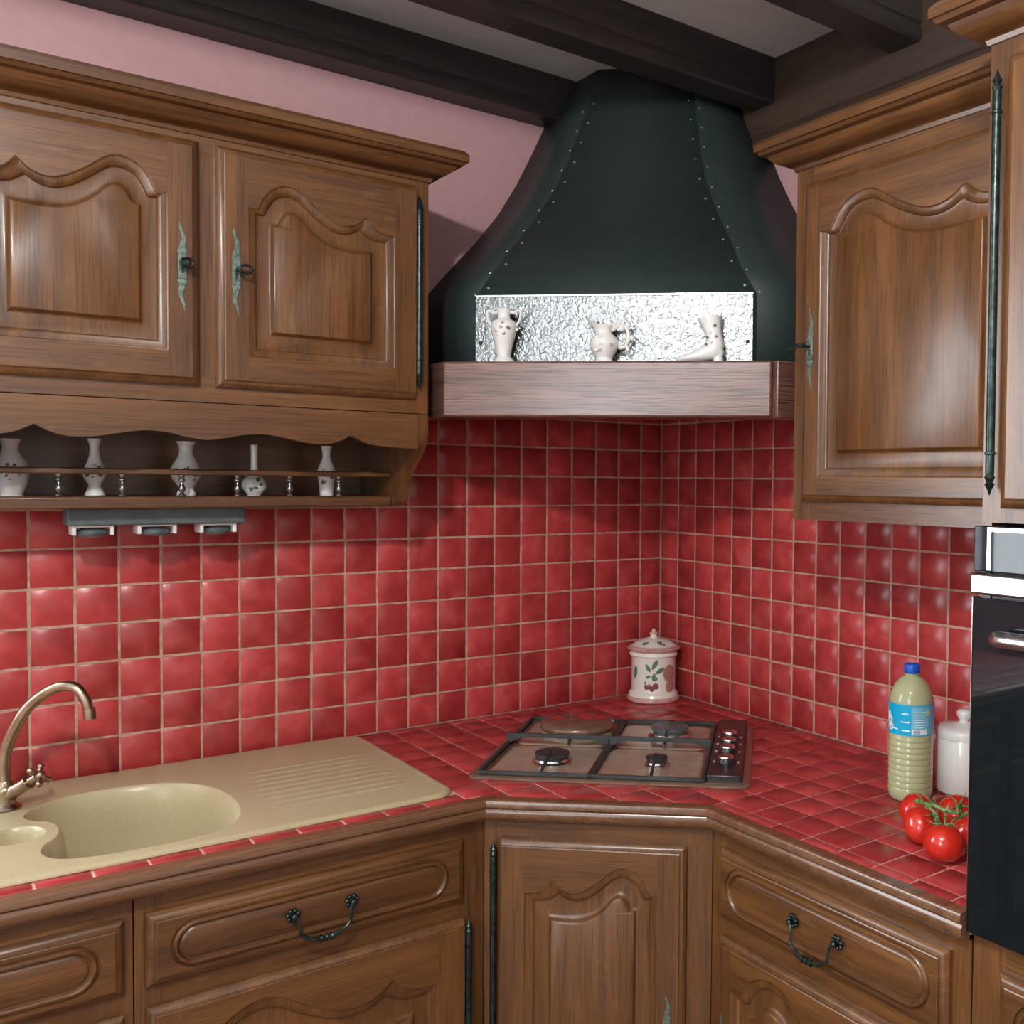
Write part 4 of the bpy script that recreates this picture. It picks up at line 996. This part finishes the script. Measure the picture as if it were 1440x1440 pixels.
def on_jar(items, name, hz, rfun):
    bb = MB(); n = 14
    for da, dz, s, mi, asp, tilt in items:
        rings = []
        for q in (1, .66, .33, .02):
            ring = []
            for k in range(n):
                a = 2*PI*k/n; long = q*s*math.sin(a); wide = q*s*asp*math.cos(a)*(1 if mi != 0 else (1-.35*math.sin(a)**2))
                uu = wide*math.cos(tilt)+long*math.sin(tilt); vv = -wide*math.sin(tilt)+long*math.cos(tilt)
                zz = hz+dz+vv; r = rfun(zz)+.0006; th = VA+da+uu/r; ring.append((r*math.cos(th), r*math.sin(th), zz))
            rings.append(ring)
        bb.loft(rings, mi, True, False, True)
    return bb.build(name, [LEAF, PAINT, GILT, BERRY, PLUM], jr, JM)
for nm_, sub in (('painted_leaves', LEAVES), ('painted_berries', BERR), ('painted_plum', FRU[:2]), ('painted_leaf', FRU[2:])): on_jar(sub, nm_, .080, lambda z: .0655)
lr = rf([(.066, .161), (.054, .170), (.040, .177), (.024, .181)])
on_jar([(-.55, 0, .0035, 2, 1.6, .4), (-.40, .002, .003, 2, 1.4, -.4), (.42, .002, .0035, 2, 1.8, -.5), (.55, -.002, .003, 2, 1.6, .3), (.30, .004, .003, 2, 1.0, .1)], 'painted_lid_sprigs', .170, lr)
# bottle
BX_, BY_ = -.2150, -1.1420
bo = thing('plastic_bottle', 'plastic bottle of cloudy lemonade with blue cap and cyan label', 'bottle', (BX_, BY_, ZT)); BM = T3((BX_, BY_, ZT))
bpf = [(0, .003), (.030, 0), (.040, .001), (.0435, .006), (.0450, .014)]
z = .018
while z < .128:
    bpf += [(.0452, z), (.0452, z+.008), (.0444, z+.0095), (.0444, z+.011)]; z += .0122
bpf += [(.0454, .131), (.0450, .134), (.0450, .201), (.0452, .204), (.0440, .214), (.0405, .228), (.0340, .242), (.0250, .2535), (.0170, .259), (.0145, .261), (.0145, .264), (.0165, .2645), (.0165, .266), (.013, .2665), (0, .2665)]
bpf = [(r, z*.968) for r, z in bpf]
b = MB(); b.lathe(bpf, 40); b.build('bottle_body', LIQ, bo, BM, angle=30)
b = MB()
b.lathe([(.0135, .2668), (.0162, .2672), (.0168, .270), (.0168, .282), (.0162, .2845), (.0150, .2855), (0, .2855)], 30); b.v = [(x, y, z*.968) for x, y, z in b.v]; b.build('cap', BLUE, bo, BM, angle=40)
VB = math.atan2(-2.43-BY_, -1.85-BX_)
def band(name, parent, M, r, a0, a1, z0, z1, mat, n=24, slope=0):
    bb = MB(); P = []; Q = []
    for i in range(n+1):
        a = a0+(a1-a0)*i/n; P.append((r*math.cos(a), r*math.sin(a), z0+slope*(i/n))); Q.append((r*math.cos(a), r*math.sin(a), z1+slope*(i/n)))
    bb.loft([P, Q], 0, False); return bb.build(name, mat, parent, M)
lb = band('label', bo, BM, .04565, 0, 2*PI, .137, .199, CYAN, 48)
# camera left of centre = smaller world angle here; print panel to the right
band('label_print', lb, BM, .04590, VB+.02, VB+1.05, .139, .1965, CYAN2)
band('label_print', lb, BM, .04600, VB+.04, VB+.75, .1395, .1505, LWHITE)
rnd = random.Random(4); a = VB+.10
for k in range(13):
    wd_ = rnd.choice([.008, .014, .02]); band('barcode_bar', lb, BM, .0461, a, a+wd_, .1405, .1490, LDARK, 2); a += wd_+rnd.choice([.008, .016])
for k in range(7): band('label_text', lb, BM, .0460, VB+.12+.02*(k % 2), VB+.60+.08*((k*3) % 4), .1535+.0052*k, .1548+.0052*k, LWHITE, 8)
for zz, a0, a1 in ((.180, -.42, -.12), (.163, -.46, -.05), (.146, -.40, -.02), (.1475, -.95, -.60)): band('label_text', lb, BM, .0460, VB+a0, VB+a1, zz, zz+.0022, LWHITE, 8)
on = MB(); n = 14; pts = [((.0462)*math.cos(VB+.80+.0052*math.cos(2*PI*k/n)/.0462), .0462*math.sin(VB+.80+.0052*math.cos(2*PI*k/n)/.0462), .184+.0055*math.sin(2*PI*k/n)) for k in range(n)]; on.add(pts, [tuple(range(n))]); on.build('label_seal', YEL, lb, BM)
on = MB(); items2 = [(-1.12, .165, .010), (-1.05, .152, .009), (-1.2, .175, .007)]
for da, zz, s in items2:
    n = 12; on.add([(.0461*math.cos(VB+da+s*math.cos(2*PI*k/n)/.046), .0461*math.sin(VB+da+s*math.cos(2*PI*k/n)/.046), zz+s*math.sin(2*PI*k/n)) for k in range(n)], [tuple(range(n))])
on.build('label_print', LWHITE, lb, BM)
# white pot
WX_, WY_ = -.087, -1.179
wp = thing('lidded_pot', 'white ceramic storage pot with knobbed lid behind the bottle', 'pot', (WX_, WY_, ZT)); WPM = T3((WX_, WY_, ZT))
b = MB(); b.lathe([(0, 0), (.050, 0), (.0555, .002), (.0575, .006), (.0575, .112), (.0565, .114)], 40); b.build('pot_body', PORC, wp, WPM, angle=40)
b = MB(); b.lathe([(.0555, .1142), (.0580, .115), (.0585, .119), (.0585, .128), (.0575, .1315), (.054, .1345), (.035, .1395), (.015, .1425), (.0095, .145), (.0088, .149), (.0125, .155), (.0155, .161), (.0145, .167), (.009, .171), (0, .172)], 40); b.build('lid', PORC, wp, WPM, angle=50)
# tomatoes on the vine
def tomato(x, y, r, ax, label):
    t = thing('tomato', label, 'tomato', (x, y, ZT), 'tomatoes on one vine')
    up = Vector(ax).normalized(); c = Vector((x, y, ZT+r*math.sqrt((.9*up.z)**2+1-up.z**2)*1.005)); Q = up.to_track_quat('Z', 'Y').to_matrix().to_4x4(); M = T3(c) @ Q
    seg, st = 28, 16; rings = []
    for i in range(st+1):
        p = PI*i/st; ring = []
        for k in range(seg):
            a = 2*PI*k/seg; lob = 1+.022*math.cos(5*a+x*40)*math.sin(p)**2*(1 if math.cos(p) > -.2 else .5)
            rr_ = r*math.sin(p)*lob; zz = -r*.90*math.cos(p); d_ = math.exp(-(rr_/(r*.33))**2)
            zz -= (.13*r*d_ if zz > 0 else -.05*r*d_); ring.append((max(1e-5, rr_)*math.cos(a), max(1e-5, rr_)*math.sin(a), zz))
        rings.append(ring)
    b = MB(); b.loft(rings, 0, True, True, True); b.build('flesh', TOM, t, M, angle=80)
    b = MB()
    for k in range(5):
        a = 2*PI*k/5+x*9; d_ = Vector((math.cos(a), math.sin(a), 0)); base = Vector((0, 0, r*.775))
        b.tube(catmull([base, base+d_*r*.30+Vector((0, 0, .004)), base+d_*r*.62+Vector((0, 0, .004)), base+d_*r*.92+Vector((0, 0, .010 if k % 2 else -.003))], 3), lambda q: .0018*(1-q)+.0004, 5)
    b.tube([base, base+Vector((0, 0, .010))], .0022, 6); b.build('calyx', STEM, t, M)
    return c+up*(r*.775+.009)
tp = []
tp.append(tomato(-.452, -1.404, .0355, (.40, .25, .9), 'round red tomato standing foremost of the vine cluster'))
tp.append(tomato(-.412, -1.325, .0345, (.35, -.75, .55), 'red tomato lying on its side between bottle and foremost tomato'))
tp.append(tomato(-.352, -1.268, .0330, (-.2, -.9, .5), 'red tomato at the foot of the lemonade bottle'))
tp.append(tomato(-.303, -1.322, .0345, (-.5, -.55, .75), 'orange tinged tomato in front of the white pot'))
tp.append(tomato(-.362, -1.392, .0330, (-.2, .5, .8), 'red tomato half hidden by the oven edge'))
vs = thing('tomato_vine', 'green tomato vine stem joining the cluster of tomatoes', 'stem', (-.385, -1.34, ZT))
ctr = [Vector((-.404, -1.318, .972)), Vector((-.398, -1.345, .972)), Vector((-.397, -1.366, .969)), Vector((-.388, -1.385, .968))]
b = MB(); b.tube(catmull(ctr, 6), .0034, 8)
for p, c in zip(tp, (ctr[2], ctr[0], ctr[0], ctr[3], ctr[3])): b.tube(catmull([p, (p+c)/2+Vector((0, 0, .004)), c], 4), .0022, 6)
b.ball(ctr[0]+Vector((-.004, .006, .002)), .0045, 8)
for k in range(14):
    rnd = random.Random(k); c = ctr[k % 4]; d_ = Vector((rnd.uniform(-1, 1), rnd.uniform(-1, 1), rnd.uniform(-.1, .9))).normalized()
    b.tube([c, c+d_*.012, c+d_*.017+Vector((0, 0, .001))], lambda q: .0013*(1-q)+.0003, 5)
b.build('stem', STEM, vs)
